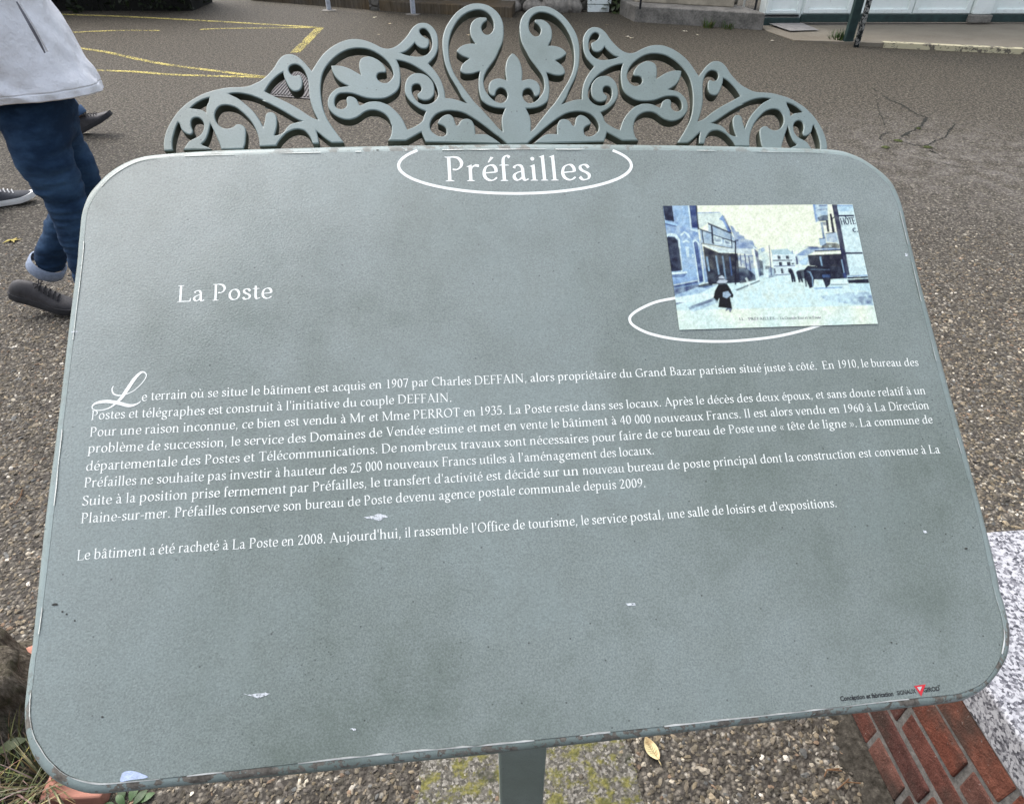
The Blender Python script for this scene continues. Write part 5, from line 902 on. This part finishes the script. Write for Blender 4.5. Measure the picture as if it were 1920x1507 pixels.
M_RUB = t.done(c, .95, t.bump(t.math('ADD', t.rng(ed, .0, .12, 0, 1), t.math('MULTIPLY', n_, .8)), .8, .04), 0, .2)
mb = MB(); mb.box((-1.9, 10.28, -.05), (1.62, 10.8, 3.2)); mb.box((1.62, 10.30, -.05), (3.0, 10.8, 3.2)); o = mb.build('rubble_wall', M_RUB, None, np.array([0, 10.3, 0])); tag(o, 'rough grey rubble stone house wall rising behind the brown kerb', 'wall')
# low rubble stones and plants at its foot
def rubble(x, y, r, lab):
    q = ground_at(x, y); n = 14; V = []; 
    for i in range(n + 1):
        for j in range(n):
            th_, ph = math.pi * i / n, 2 * math.pi * j / n; V.append((r * 1.3 * math.sin(th_) * math.cos(ph), r * .7 * math.sin(th_) * math.sin(ph), r * .8 * math.cos(th_)))
    V = np.array(V); V *= 1 + (vnoise(V, 9, x) - .5)[:, None] * .7; F = [(i * n + j, (i + 1) * n + j, (i + 1) * n + (j + 1) % n, i * n + (j + 1) % n) for i in range(n) for j in range(n)]
    o = mesh('wall_stone', V, F, simple('foot_stone', (.24, .22, .19), .95, .5, 14, .7, 60, .02), None, np.zeros(3), True); o.location = (q[0], q[1] + r * .5, r * .45); tag(o, lab, 'stone', 'stones at the wall foot')
for x, y, r in ((905, 14, .14), (955, 22, .13), (1000, 24, .12), (1040, 25, .16), (1075, 24, .12)): rubble(x, y, r, 'rough pale grey stone at the foot of the rubble wall')
# white boarded downpipe casing
b0, b1 = ground_at(1101, 23), ground_at(1144, 22.5)
BRD = empty('white_boxing', tuple((b0 + b1) / 2), 'white painted boxing board with screws against the rubble wall', 'board')
M_WOODW = NT('white_woodwork'); t = M_WOODW; v = t.co(); n_ = t.noise(v, 18, 5, .7); n2_ = t.noise(v, 3, 4, .6); zz_ = t.n('ShaderNodeSeparateXYZ'); t.l(v, zz_.inputs[0]); dz = t.math('MULTIPLY', t.rng(zz_.outputs[2], .08, .26, 1, 0), t.rng(t.noise(v, 14, 5, .75), .50, .72, 0, .6)); M_WOODW = t.done(t.mix(t.math('MAXIMUM', dz, t.rng(n_, .64, .74, 0, .5)), t.ramp(n2_, [(.35, (.78, .85, .81)), (.65, (.85, .90, .86))]), (.35, .36, .31)), .55, t.bump(n_, .15, .003), 0, .4)
mb = MB(); mb.box((b0[0], b0[1] - .02, .09), (b1[0], b0[1] + .06, 2.6)); bevel(mb.build('board', M_WOODW, BRD), .006, 2)
mb = MB(); mb.box((b0[0] + .004, b0[1] - .016, .0), (b1[0] - .02, b0[1] + .06, .084)); bevel(mb.build('foot_board', M_WOODW, BRD), .006, 2)
for fx in (.12, .88): x = b0[0] + (b1[0] - b0[0]) * fx; mb = MB(); mb.tube([(x, b0[1] - .026, .14), (x, b0[1] - .018, .14)], .009, 8); mb.build('screw', M_DARKM, BRD)
q = ground_at(1155, 24)
leafy('wall_weed', (q[0], q[1], 0), [(R_[0] * .12, R_[1] * .05, R_[2] * .16, .12, R_[3] * 6.28, R_[4] * 1.2) for R_ in rng.random((26, 5)) * np.array([2, 2, 1, 1, 1]) - np.array([1, 1, 0, 0, 0])], 'dark leafy weed between the white boxing board and the stone doorstep', 'weed', (.035, .05, .018))
q = ground_at(925, 14)
leafy('wall_plant', (q[0], q[1] + .1, .1), [(R_[0] * .3, R_[1] * .06, R_[2] * .22, .11, R_[3] * 6.28, R_[4] * 1.2) for R_ in rng.random((46, 5)) * np.array([2, 2, 1, 1, 1]) - np.array([1, 1, 0, 0, 0])], 'low dark green plant growing on the stones above the crest', 'plant', (.04, .06, .015))
q = ground_at(1373, 54)
blades('step_weed', [(q[0] - .06, q[1], .09), (q[0] - .28, q[1] + .05, .06)], 120, .11, .1, [(.05, .09, .02), (.09, .11, .03)], 'grass tuft growing at the foot of the stone doorstep', 'grass', .004, .5, None, 8)

# grey railing
RB = [ground_at(617, 20), ground_at(775, 27.5)]
RAIL = empty('railing', tuple((RB[0] + RB[1]) / 2), 'pale grey metal railing whose two square legs stand before the brown kerb', 'railing')
M_GALV = simple('galvanised', (.42, .45, .50), .4, .2, 25, .1, 80, .001, .5, .3)
ra = math.atan2(RB[1][1] - RB[0][1], RB[1][0] - RB[0][0])
for b in RB:
    mb = MB(); c_, s_ = math.cos(ra + .75), math.sin(ra + .75); mb.box((-.026, -.026, 0), (.026, .026, 1.0), M=lambda q: (b[0] + q[0] * c_ - q[1] * s_, b[1] + q[0] * s_ + q[1] * c_, q[2])); bevel(mb.build('leg', M_GALV, RAIL), .004, 2)
    mb = MB(); a = np.linspace(0, 6.283, 14, endpoint=False); V = [(b[0] + .10 * math.cos(x) * random.uniform(.8, 1.2), b[1] + .085 * math.sin(x) * random.uniform(.8, 1.2), .003) for x in a] + [(b[0], b[1], .016)]; mb.add(V, [(i, (i + 1) % 14, 14) for i in range(14)]); mb.build('footing', M_CONC, RAIL)
for z in (.55, .985): mb = MB(); mb.tube([RB[0] + np.array([0, 0, z]), RB[1] + np.array([0, 0, z])], .02, 8); mb.build('rail', M_GALV, RAIL)

# white panelled shed front
M_GREENB = simple('dark_green_paint', (.018, .040, .038), .6, .35, 14, .2, 60, .002)
YS = 9.15; xw = lambda px, z=0.1: at_depth(px, 40, YS)[0]
SHED = empty('panelled_building', (xw(1660), YS, 0), 'white timber panelled building front with a dark green base board', 'building')
X0, X1, X2 = xw(1432), xw(1500), xw(2500); XP0, XP1 = xw(1814), xw(1849)
mb = MB(); mb.box((X0, YS + .03, .05), (X1, YS + .25, 2.7)); mb.box((X1, YS + .02, .10), (X2, YS + .25, 2.7)); mb.build('panel_wall', M_WOODW, SHED)
def framed(x0, x1, z0, z1, y, name, w=.05):
    mb = MB()
    for a_, b_, c_, d_ in ((x0, x0 + w, z0, z1), (x1 - w, x1, z0, z1), (x0 + w, x1 - w, z0, z0 + w * .8), (x0 + w, x1 - w, z1 - w, z1)): mb.box((a_, y - .022, c_), (b_, y + .006, d_))
    bevel(mb.build(name, M_WOODW, SHED), .005, 2)
framed(X0 + .01, X1 - .02, .13, 2.6, YS + .028, 'door_frame', .045)
for xa, xb in ((1503, 1592), (1594, 1704), (1706, 1812), (1852, 1960), (1963, 2080)): framed(xw(xa), xw(xb), .135, 1.1, YS + .018, 'panel_frame', .055)
mb = MB(); mb.box((X0 - .01, YS - .012, .0), (X1, YS + .05, .085)); bevel(mb.build('base_board', M_GREENB, SHED), .006, 2)
mb = MB(); mb.box((X1 + .001, YS - .02, .045), (XP0 - .01, YS + .05, .125)); bevel(mb.build('base_board', M_GREENB, SHED), .006, 2)
mb = MB(); mb.box((XP1 + .01, YS - .02, .045), (X2, YS + .05, .125)); bevel(mb.build('base_board', M_GREENB, SHED), .006, 2)
mb = MB(); mb.box((X0 + .0, YS - .004, .10), (X1 - .03, YS + .04, .118)); mb.build('door_sill', M_DARKM, SHED)
mb = MB(); mb.box((XP0, YS - .05, .13), (XP1, YS + .03, 2.7)); bevel(mb.build('pilaster', M_WOODW, SHED), .012, 2)
mb = MB(); mb.box((XP0 - .03, YS - .075, .045), (XP1 + .015, YS + .03, .128)); bevel(mb.build('pilaster_base', M_CONC, SHED), .012, 2)
mb = MB(); mb.box((X0 - .2, YS - .3, 2.7), (X2, YS + .6, 2.82)); mb.build('roof', M_GREENB, SHED)

# pavement in front of it
M_PAVE = NT('pavement_concrete'); t = M_PAVE; v = t.co(); a_ = t.noise(v, 1.6, 5, .65); b_ = t.noise(v, 70, 4, .7); M_PAVE = t.done(t.mix(t.rng(b_, .35, .65, 0, .5), t.ramp(a_, [(.35, (.145, .122, .088)), (.65, (.215, .188, .142))]), (.25, .23, .19)), .9, t.bump(b_, .3, .004), 0, .25)
front = [ground_at(x, y, 0) for x, y in ((1424, 52), (1440, 60), (1489, 78), (1540, 82), (1603, 86.7), (1760, 94), (1920, 101.6), (2500, 128))]; bk = [np.array([front[-1][0] + 1, YS + .04, 0]), np.array([X0 - .05, YS + .04, 0])]
mb = MB(); P = front + bk; n = len(P); hz = [.004, .006, .012, .025, .035, .045, .048, .048, .048, .01]
V = [(*p[:2], -.02) for p in P] + [(*p[:2], h_) for p, h_ in zip(P, hz)]; mb.add(V, [(i, (i + 1) % n, n + (i + 1) % n, n + i) for i in range(n)] + [(n + 9, n, n + 1), (n + 9, n + 1, n + 2), (n + 9, n + 2, n + 3), (n + 9, n + 3, n + 4), (n + 9, n + 4, n + 8), (n + 8, n + 4, n + 5), (n + 8, n + 5, n + 6), (n + 8, n + 6, n + 7)])
tag(mb.build('pavement', M_PAVE), kind='structure')
M_CREAM = NT('cream_kerb_paint'); t = M_CREAM; v = t.co(); n_ = t.noise(v, 14, 5, .75); M_CREAM = t.done(t.mix(t.rng(n_, .52, .58, 0, 1), (.52, .47, .31), (.13, .115, .09)), .8, t.bump(n_, .3, .004), 0, .3)
mb = MB(); kp = [ground_at(x, y, 0) for x, y in ((1655, 89.8), (1760, 95), (1920, 102.6), (2500, 129))]; V = []
for p in kp: V += [(p[0], p[1] - .004, -.01), (p[0], p[1] - .004, .049), (p[0], p[1] + .07, .0515)]
mb.add(V, [(3 * i + j, 3 * i + j + 3, 3 * i + j + 4, 3 * i + j + 1) for i in range(3) for j in range(2)]); tag(mb.build('kerb_paint', M_CREAM), kind='structure')
flat_poly('flagstone', [(1440,51),(1499,48),(1534,63.5),(1480,65)], .0, simple('grey_flagstone', (.25, .235, .22), .9, .2, 10, .2, 80, .003), 3, .01)
bpy.data.objects['flagstone'].location.z = .036
# posts at the pavement edge
g1, g2 = ground_at(1589, 80, .02), ground_at(1600, 84, .02)
M_FLAKE = NT('flaking_paint'); t = M_FLAKE; v = t.co(); n_ = t.noise(v, 30, 4, .7); M_FLAKE = t.done(t.mix(t.rng(n_, .5, .54, 0, 1), (.02, .03, .034), (.48, .50, .50)), .6, t.bump(n_, .4, .004), 0, .4)
mb = MB(); mb.box((g1[0] - .045, g1[1] - .03, -.02), (g1[0] + .045, g1[1] + .03, 2.9)); o = bevel(mb.build('green_post', M_GREENB, None, g1), .006, 2); tag(o, 'dark green square post standing in the grass tuft at the pavement edge', 'post')
mb = MB(); mb.tube([(g2[0] + .022, g2[1] - .03, -.02), (g2[0] + .022, g2[1] - .03, 2.9)], .028, 12); o = mb.build('flaking_pipe', M_FLAKE, None, g2, True); tag(o, 'thin pipe with flaking white paint beside the dark green post', 'pipe')
q = ground_at(1576, 80)
blades('grass_tuft', [(q[0] - .02, q[1] + .02, .10), (q[0] + .05, q[1], .06)], 240, .13, .1, [(.035, .075, .016), (.055, .10, .022), (.025, .05, .012)], 'dark green grass tuft round the foot of the green post', 'grass', .004, .6, None, 5)

# dark hedge top left
def hedge(x0, x1, Y, h, d, n=9000, lab='dense very dark hedge behind the yellow lines at the upper left'):
    R = rng.random((n, 3)); P = np.c_[x0 + (x1 - x0) * R[:, 0], Y + d * R[:, 1] ** 1.6, .02 + h * R[:, 2]]
    P[:, 1] += (vnoise(P, 3.0) - .5) * .5; s = rng.uniform(.02, .055, n); A_ = rng.normal(size=(n, 3)); A_ /= np.linalg.norm(A_, axis=1)[:, None]; B_ = np.cross(A_, rng.normal(size=(n, 3))); B_ /= np.linalg.norm(B_, axis=1)[:, None]
    V = np.stack([P - A_ * s[:, None], P + B_ * s[:, None] * .5, P + A_ * s[:, None], P - B_ * s[:, None] * .5], 1).reshape(-1, 3); F = np.arange(n * 4).reshape(-1, 4)
    c = np.array([.012, .018, .007]) * rng.uniform(.4, 1.7, (n, 1)); t = NT('hedge_leaf'); M = t.done(t.attr('col', 'Color'), .6, None, 0, .2)
    root = empty('hedge', ((x0 + x1) / 2, Y + d / 2, 0), lab, 'hedge')
    mesh('foliage', V, F, M, root, col=np.repeat(c, 4, 0))
    mb = MB()
    for k in range(16): x = x0 + (x1 - x0) * (k + .5) / 16; mb.tube([(x, Y + d * .55, 0), (x + random.uniform(-.1, .1), Y + d * .6, h * .9)], .03, 6)
    mb.box((x0 + .1, Y + .25, .0), (x1 - .1, Y + d, h * .96)); mb.build('stems', simple('dark_stems', (.008, .008, .006), 1, .3), root)
hedge(-9.0, -4.15, 10.0, 1.6, 1.0)

# ================================================================== people
def skin_mesh(name, verts, edges, radii, mat, parent, sub=2, disp=None, colf=None):
    me = bpy.data.meshes.new(name); og = np.array(root_loc(parent)); me.from_pydata([tuple(np.array(v) - og) for v in verts], edges, [])
    ob = bpy.data.objects.new(name, me); COL.objects.link(ob); sk = ob.modifiers.new('skin', 'SKIN'); sk.use_smooth_shade = True
    for i, r in enumerate(radii): me.skin_vertices[0].data[i].radius = r if hasattr(r, '__len__') else (r, r); me.skin_vertices[0].data[i].use_root = (i == 0)
    ss = ob.modifiers.new('sub', 'SUBSURF'); ss.levels = ss.render_levels = sub
    dg = bpy.context.evaluated_depsgraph_get(); m2 = bpy.data.meshes.new_from_object(ob.evaluated_get(dg)); bpy.data.objects.remove(ob)
    if disp is not None:
        n = len(m2.vertices); co = np.empty(n * 3); m2.vertices.foreach_get('co', co); co = co.reshape(-1, 3); no = np.empty(n * 3); m2.vertices.foreach_get('normal', no); no = no.reshape(-1, 3)
        co = co + no * disp(co + og)[:, None]; m2.vertices.foreach_set('co', co.ravel()); m2.update()
    m2.materials.clear(); m2.polygons.foreach_set('use_smooth', [True] * len(m2.polygons)); return link(name, m2, mat, parent)
def shoe(parent, heel, yaw, pitch, L, M_up, M_sole, M_lace, eyelets=5):
    heel = np.array(heel); cy, sy, cp, sp = math.cos(yaw), math.sin(yaw), math.cos(pitch), math.sin(pitch)
    def T(q): x, y, z = q; x2, z2 = x * cp - z * sp, x * sp + z * cp; return heel + np.array([x2 * cy - y * sy, x2 * sy + y * cy, z2])
    ts = np.linspace(0, 1, 22); hw = np.interp(ts, [0, .05, .15, .35, .55, .7, .85, .95, 1], [.012, .028, .034, .034, .041, .046, .042, .028, .010]) ; ht = np.interp(ts, [0, .04, .12, .28, .40, .55, .7, .85, .95, 1], [.045, .072, .088, .094, .088, .07, .055, .048, .040, .022])
    K = 14; V = []
    for t_, w, h in zip(ts, hw, ht):
        for k in range(K):
            a = math.pi * k / (K - 1); yv = w * math.cos(a) * (1 if k not in (0, K - 1) else 1.0); zv = .024 + (h - .024) * math.sin(a) ** .75; V.append(T((t_ * L, yv * (1 - .25 * (math.sin(a) ** 4)), zv)))
    F = [(i * K + k, (i + 1) * K + k, (i + 1) * K + k + 1, i * K + k + 1) for i in range(len(ts) - 1) for k in range(K - 1)] + [tuple(range(K)), tuple(range((len(ts) - 1) * K, len(ts) * K))[::-1]]
    s = mesh('shoe', V, F, M_up, parent, smooth=True)
    V = []; Fs = []; n = 40; out = [(t_, w) for t_, w in zip(ts, hw)] + [(t_, -w) for t_, w in zip(ts[::-1], hw[::-1])]
    for z, g_ in ((-.002, .002), (.012, .0045), (.027, .0035)): V += [T((t_ * L * 1.02 - .003, w + math.copysign(g_, w), z + .012 * max(0, t_ - .75) / .25)) for t_, w in out]
    n = len(out); Fs = [(j * n + i, j * n + (i + 1) % n, (j + 1) * n + (i + 1) % n, (j + 1) * n + i) for j in range(2) for i in range(n)] + [tuple(range(n))[::-1], tuple(range(2 * n, 3 * n))]
    mesh('sole', V, Fs, M_sole, s)
    mb = MB()
    for e in range(eyelets):
        t_ = .40 + e * .062; h = np.interp(t_, ts, ht); mb.tube([T((t_ * L, .024, h - .008)), T((t_ * L + .004, .010, h + .003)), T((t_ * L + .007, -.010, h + .003)), T((t_ * L + .012, -.024, h - .008))], .003, 6)
    for sg in (1, -1): mb.tube([T((.40 * L, 0, .09)), T((.37 * L, sg * .02, .103)), T((.40 * L, sg * .034, .092)), T((.41 * L, 0, .09))], .0026, 6)
    mb.build('laces', M_lace, s); return s
def denim(name, base, fade):
    t = NT(name); v = t.co(); a_ = t.noise(v, 5, 4, .6); w_ = t.noise(v, 420, 2, .5); mp = t.n('ShaderNodeMapping'); t.l(v, mp.inputs[0]); mp.inputs['Scale'].default_value = (1, 1, 2.2); f_ = t.noise(mp.outputs[0], 8, 5, .65)
    c = t.mix(t.rng(t.math('ADD', t.math('MULTIPLY', a_, .6), t.math('MULTIPLY', f_, .5)), .48, .70, 0, 1), base, fade); c = t.mix(t.rng(w_, .3, .7, 0, .4), c, tuple(min(1, x * 1.6) for x in base))
    return t.done(c, .9, t.bump(f_, .35, .02, t.bump(w_, .25, .001)), 0, .2)
M_SKIN = simple('skin', (.50, .30, .22), .5, .1, 20, .1, 200, .0008)
M_HAIR = simple('hair', (.05, .03, .02), .6, .3, 90, .4, 200, .003)
def wrinkle(amp, sc=1.0):
    return lambda P: amp * ((vnoise(P * np.array([1, 1, 3.6]), 9 * sc, 2) - .5) * 1.5 + (vnoise(P * np.array([.7, .7, 3.2]), 24 * sc, 5) - .5) * .9 - np.abs(vnoise(P * np.array([.5, .5, 2.6]), 17 * sc, 8) - .5) * 1.1)
def loft(rings, K=44, sub=5):
    R0 = np.array(rings); q_ = np.linspace(0, len(R0) - 1, (len(R0) - 1) * sub + 1); rings = np.stack([np.interp(q_, np.arange(len(R0)), R0[:, i]) for i in range(R0.shape[1])], 1)
    V = []
    for (cx, cy, cz, rx, ry, tx, ty) in rings:
        for k in range(K): a = 2 * math.pi * k / K; V.append((cx + rx * math.cos(a), cy + ry * math.sin(a), cz + tx * math.cos(a) + ty * math.sin(a)))
    F = [(i * K + k, i * K + (k + 1) % K, (i + 1) * K + (k + 1) % K, (i + 1) * K + k) for i in range(len(rings) - 1) for k in range(K)]; return np.array(V), F
def person(label, base, J, M_trs, M_cuff, M_jkt, jacket, shoes, lean=(0, 0)):
    """J: joints 'hip','ka','aa','kb','ab' (a = near leg, b = far leg)"""
    P = empty('person', base, label, 'person'); J = {k: np.array(v, float) for k, v in J.items()}
    hip = J['hip']; ch = hip + np.array([lean[0] * .35, 0, .42]); nk = hip + np.array([lean[0] * .5, 0, .55]); hd = hip + np.array([lean[0] * .6 + .03, 0, .72])
    sa, sb = ch + np.array([0, -.18, .08]), ch + np.array([0, .18, .08]); ea, eb = sa + np.array([-.12, -.04, -.20]), sb + np.array([-.12, .04, -.20]); ha_, hb_ = ea + np.array([.20, .06, .20]), eb + np.array([.20, -.06, .20])
    la, lb_ = hip + np.array([0, -.09, -.06]), hip + np.array([0, .09, -.06])
    vs = [hip, hip + np.array([0, 0, .2]), ch, nk, hd - np.array([.03, 0, .05]), hd, hd + np.array([0, 0, .10]), sa, ea, ha_, sb, eb, hb_, la, J['ka'], J['aa'], lb_, J['kb'], J['ab']]
    es = [(0,1),(1,2),(2,3),(3,4),(4,5),(5,6),(2,7),(7,8),(8,9),(2,10),(10,11),(11,12),(0,13),(13,14),(14,15),(0,16),(16,17),(17,18)]
    rs = [.095,.10,.13,.055,.075,.095,.06,.06,.045,.032,.06,.045,.032,.05,.045,.034,.05,.045,.034]
    for h, d in ((9, ha_), (12, hb_)):               # palm, four fingers and a thumb on each hand
        pm = len(vs); vs.append(d + np.array([.03, 0, .045])); rs.append(.028); es.append((h, pm))
        for f in range(4): a0 = len(vs); vs += [vs[pm] + np.array([.012 * (f - 1.5), .004, .045 + .006 * (f in (1, 2))]), vs[pm] + np.array([.012 * (f - 1.5) + .008, .012, .08 + .008 * (f in (1, 2))])]; rs += [.0085, .0075]; es += [(pm, a0), (a0, a0 + 1)]
        a0 = len(vs); vs += [vs[pm] + np.array([.04, 0, .01]), vs[pm] + np.array([.05, .01, .045])]; rs += [.009, .008]; es += [(pm, a0), (a0, a0 + 1)]
    skin_mesh('body', vs, es, rs, M_SKIN, P, 1)
    hv, hf = loft([(hd[0] - .01, hd[1], hd[2] + z, r, r * .9, 0, 0) for z, r in ((-.02, .098), (.04, .112), (.10, .108), (.15, .08), (.175, .03))], 24); mesh('hair', hv, hf, M_HAIR, P, smooth=True)
    # trousers
    mid = lambda a, b, t_: a + (b - a) * t_
    R_ = J.get('r', np.array([.100, .092, .078, .070, .064, .060]))
    tv = [hip + np.array([0, 0, .06]), hip - np.array([0, 0, .03])]; te = [(0, 1)]; tr = [(.15, .125), (.15, .13)]
    for k_, a_, s_ in (('ka', 'aa', -1), ('kb', 'ab', 1)):
        l0 = hip + np.array([0, s_ * .085, -.06]); K_, A_ = J[k_], J[a_]; RR_ = R_ if s_ < 0 else J.get('rb', R_); l0 = l0 + np.array([J['hb'][0] if (s_ > 0 and 'hb' in J) else 0, 0, 0]); i0 = len(tv); ch_ = [mid(l0, K_, .35), mid(l0, K_, .7), K_, mid(K_, A_, .3), mid(K_, A_, .65), mid(K_, A_, .93)]
        tv += ch_; tr += list(RR_); te += [(1, i0)] + [(i0 + i, i0 + i + 1) for i in range(5)]
    skin_mesh('trousers', tv, te, tr, M_trs, P, 4, wrinkle(.0075))
    for k_, a_, nm in (('ka', 'aa', 1), ('kb', 'ab', 2)):
        K_, A_ = J[k_], J[a_]; d = (A_ - K_) / np.linalg.norm(A_ - K_); mb = MB(); c0_ = mid(K_, A_, .86); rr = R_[5] * 1.10
        mb.tube([c0_, c0_ + d * .004, c0_ + d * .048, c0_ + d * .054], [rr * .9, rr * .98, rr * 1.0, rr * .9], 28, cap=False); mb.build('cuff', M_cuff, P, smooth=True)
    # jacket
    V, F = loft(jacket, 110); c0_ = V.mean(0); d = V - np.array([c0_[0], c0_[1], 0]); d[:, 2] = 0; d /= np.linalg.norm(d, axis=1)[:, None] + 1e-9; w_ = (vnoise(V * np.array([1, 1, .5]), 11, 4) - .5) * .026 + (vnoise(V * np.array([1.6, 1.6, .9]), 27, 9) - .5) * .014 - np.abs(vnoise(V + V[:, [1, 2, 0]] * .4, 13, 3) - .5) * .03; V = V + d * w_[:, None]
    j = mesh('jacket', V, F, M_jkt, P, smooth=True); sm_ = j.modifiers.new('sub', 'SUBSURF'); sm_.levels = sm_.render_levels = 1; so = j.modifiers.new('solid', 'SOLIDIFY'); so.thickness = .006
    for S, E_, H_, s_ in ((sa, ea, ha_, 1), (sb, eb, hb_, 1)): mb = MB(); mb.tube([S + np.array([0, 0, .03]), S, mid(S, E_, .5), E_, mid(E_, H_, .5), mid(E_, H_, .95)], [.05, .085, .075, .068, .06, .052], 18); mb.build('sleeve', M_jkt, P, smooth=True)
    for kw in shoes: shoe(P, **kw)
    return P, j
M_RUBD = simple('dark_sole', (.03, .03, .032), .8, .2, 60); M_SOLW = simple('white_sole', (.70, .70, .68), .6, .08, 30); M_LACEW = simple('white_lace', (.72, .72, .70), .8, .05); M_LACED = simple('dark_lace', (.02, .02, .024), .8, .1)
M_SHOED = simple('charcoal_leather', (.040, .038, .040), .6, .35, 40, .3, 120, .003); M_SHOEG = simple('grey_canvas', (.065, .068, .075), .85, .2, 120, .3, 500, .001)
M_DEN = denim('blue_denim', (.010, .027, .060), (.050, .105, .19)); M_DEN2 = denim('mid_denim', (.04, .075, .14), (.10, .16, .25)); M_CUF = simple('pale_denim_cuff', (.26, .31, .40), .9, .2, 90, .3, 400, .001)
M_GREYT = denim('grey_twill', (.075, .080, .088), (.15, .155, .165)); M_CUFG = simple('grey_cuff', (.22, .225, .24), .9, .15, 90, .3, 400, .001)
t = NT('white_rain_jacket'); v = t.co(); mp = t.n('ShaderNodeMapping'); t.l(v, mp.inputs[0]); mp.inputs['Scale'].default_value = (1, 1, .6); n_ = t.noise(mp.outputs[0], 9, 5, .6); n2_ = t.noise(v, 34, 4, .6)
M_JKT = t.done((.83, .84, .86), .6, t.bump(n2_, .35, .012, t.bump(n_, .6, .03)), 0, .3)
M_JKN = simple('navy_jacket', (.03, .035, .05), .7, .2, 20, .4, 40, .01); M_JKG = simple('olive_jacket', (.08, .075, .055), .7, .2, 20, .4, 40, .01)
hem = [(-1.59, 2.35, .925, .262, .215, .022, .008)]
jk1 = [(-1.60, 2.34, .912, .245, .18, .012, -.015), (-1.60, 2.34, .916, .262, .19, .012, -.015), (-1.603, 2.34, .938, .258, .189, .010, -.012), (-1.603, 2.34, .941, .2535, .185, .010, -.012), (-1.603, 2.34, .944, .257, .188, .010, -.012), (-1.61, 2.345, 1.00, .238, .184, .005, 0), (-1.618, 2.35, 1.08, .222, .184, 0, 0), (-1.628, 2.35, 1.19, .205, .185, 0, 0), (-1.62, 2.35, 1.32, .21, .205, 0, 0), (-1.61, 2.35, 1.42, .18, .215, 0, 0), (-1.60, 2.35, 1.50, .12, .17, 0, 0), (-1.58, 2.35, 1.55, .075, .08, 0, 0)]
W1, J1 = person('person in a white jacket and blue jeans striding past on the left', (-1.65, 2.4, 0), dict(hip=(-1.585, 2.36, .93), ka=(-1.563, 2.29, .585), aa=(-1.625, 2.29, .06), kb=(-1.60, 2.49, .60), ab=(-1.935, 2.50, .185), r=np.array([.098, .088, .074, .066, .062, .062]), rb=np.array([.084, .080, .070, .066, .062, .062]), hb=(-.06, 0, 0)),
    M_DEN, M_CUF, M_JKT, jk1, [dict(heel=(-1.71, 2.29, .003), yaw=-.05, pitch=0, L=.28, M_up=M_SHOED, M_sole=M_RUBD, M_lace=M_LACED), dict(heel=(-2.115, 2.50, .088), yaw=.0, pitch=-.33, L=.285, M_up=M_SHOED, M_sole=M_RUBD, M_lace=M_LACED)])
# slanting pocket with its flap on the near side of the jacket
mb = MB(); V = []
for k_ in range(9):
    s_ = k_ / 8; x = np.interp(s_, [0, .35, .7, 1], [34, 57, 76, 87]); y = np.interp(s_, [0, .35, .7, 1], [2, 42, 76, 98])
    r0 = ray(x, y); c = np.array([-1.61, 2.35]); z_guess = at_depth(x, y, 2.16)
    p = at_depth(x, y, 2.143 + .018 * abs(s_ - .4)); V += [p, p + np.array([.010 + .004 * s_, -.012, .003])]
mb.add(V, [(2 * i, 2 * i + 2, 2 * i + 3, 2 * i + 1) for i in range(8)]); pk = mb.build('pocket_flap', M_JKT, J1); 
mb = MB(); mb.tube([V[2 * i] + np.array([-.004, -.002, -.002]) for i in range(9)], [.002, .003, .0035, .004, .004, .004, .0035, .003, .002], 8); mb.build('pocket_opening', simple('pocket_shadow_lining', (.20, .20, .22), .9, .1), J1)
shift = lambda rings, dx, dy: [(r[0] + dx, r[1] + dy, *r[2:]) for r in rings]
person('person in grey turned up trousers and dark sneakers with white soles at the left edge', (-3.1, 3.65, 0), dict(hip=(-3.38, 3.60, .93), ka=(-3.17, 3.62, .50), aa=(-2.935, 3.64, .085), kb=(-3.48, 3.75, .48), ab=(-3.72, 3.75, .12), r=np.array([.10, .092, .08, .075, .072, .074])),
    M_GREYT, M_CUFG, M_JKN, shift(jk1, -1.80, 1.25), [dict(heel=(-2.985, 3.625, .004), yaw=.42, pitch=.06, L=.285, M_up=M_SHOEG, M_sole=M_SOLW, M_lace=M_LACEW), dict(heel=(-3.83, 3.75, .06), yaw=0, pitch=-.25, L=.285, M_up=M_SHOEG, M_sole=M_SOLW, M_lace=M_LACEW)])
person('person in mid blue jeans whose dark trainer shows just beyond the white jacket', (-3.3, 5.0, 0), dict(hip=(-3.50, 5.0, .93), ka=(-3.27, 4.97, .53), aa=(-3.045, 4.97, .115), kb=(-3.60, 5.12, .48), ab=(-3.88, 5.12, .14), r=np.array([.098, .088, .074, .064, .056, .054])),
    M_DEN2, M_DEN2, M_JKG, shift(jk1, -1.92, 2.63), [dict(heel=(-3.085, 4.97, .006), yaw=.05, pitch=.42, L=.285, M_up=M_SHOED, M_sole=M_RUBD, M_lace=M_LACED), dict(heel=(-3.98, 5.12, .07), yaw=0, pitch=-.28, L=.285, M_up=M_SHOED, M_sole=M_RUBD, M_lace=M_LACED)])

hedge(-4.5, 4.5, -3.4, 2.3, 1.0, 5000, 'unseen dark hedge added behind the viewpoint to block low sky')  # unseen hedge, added to cut low sky light and darken the board's reflection
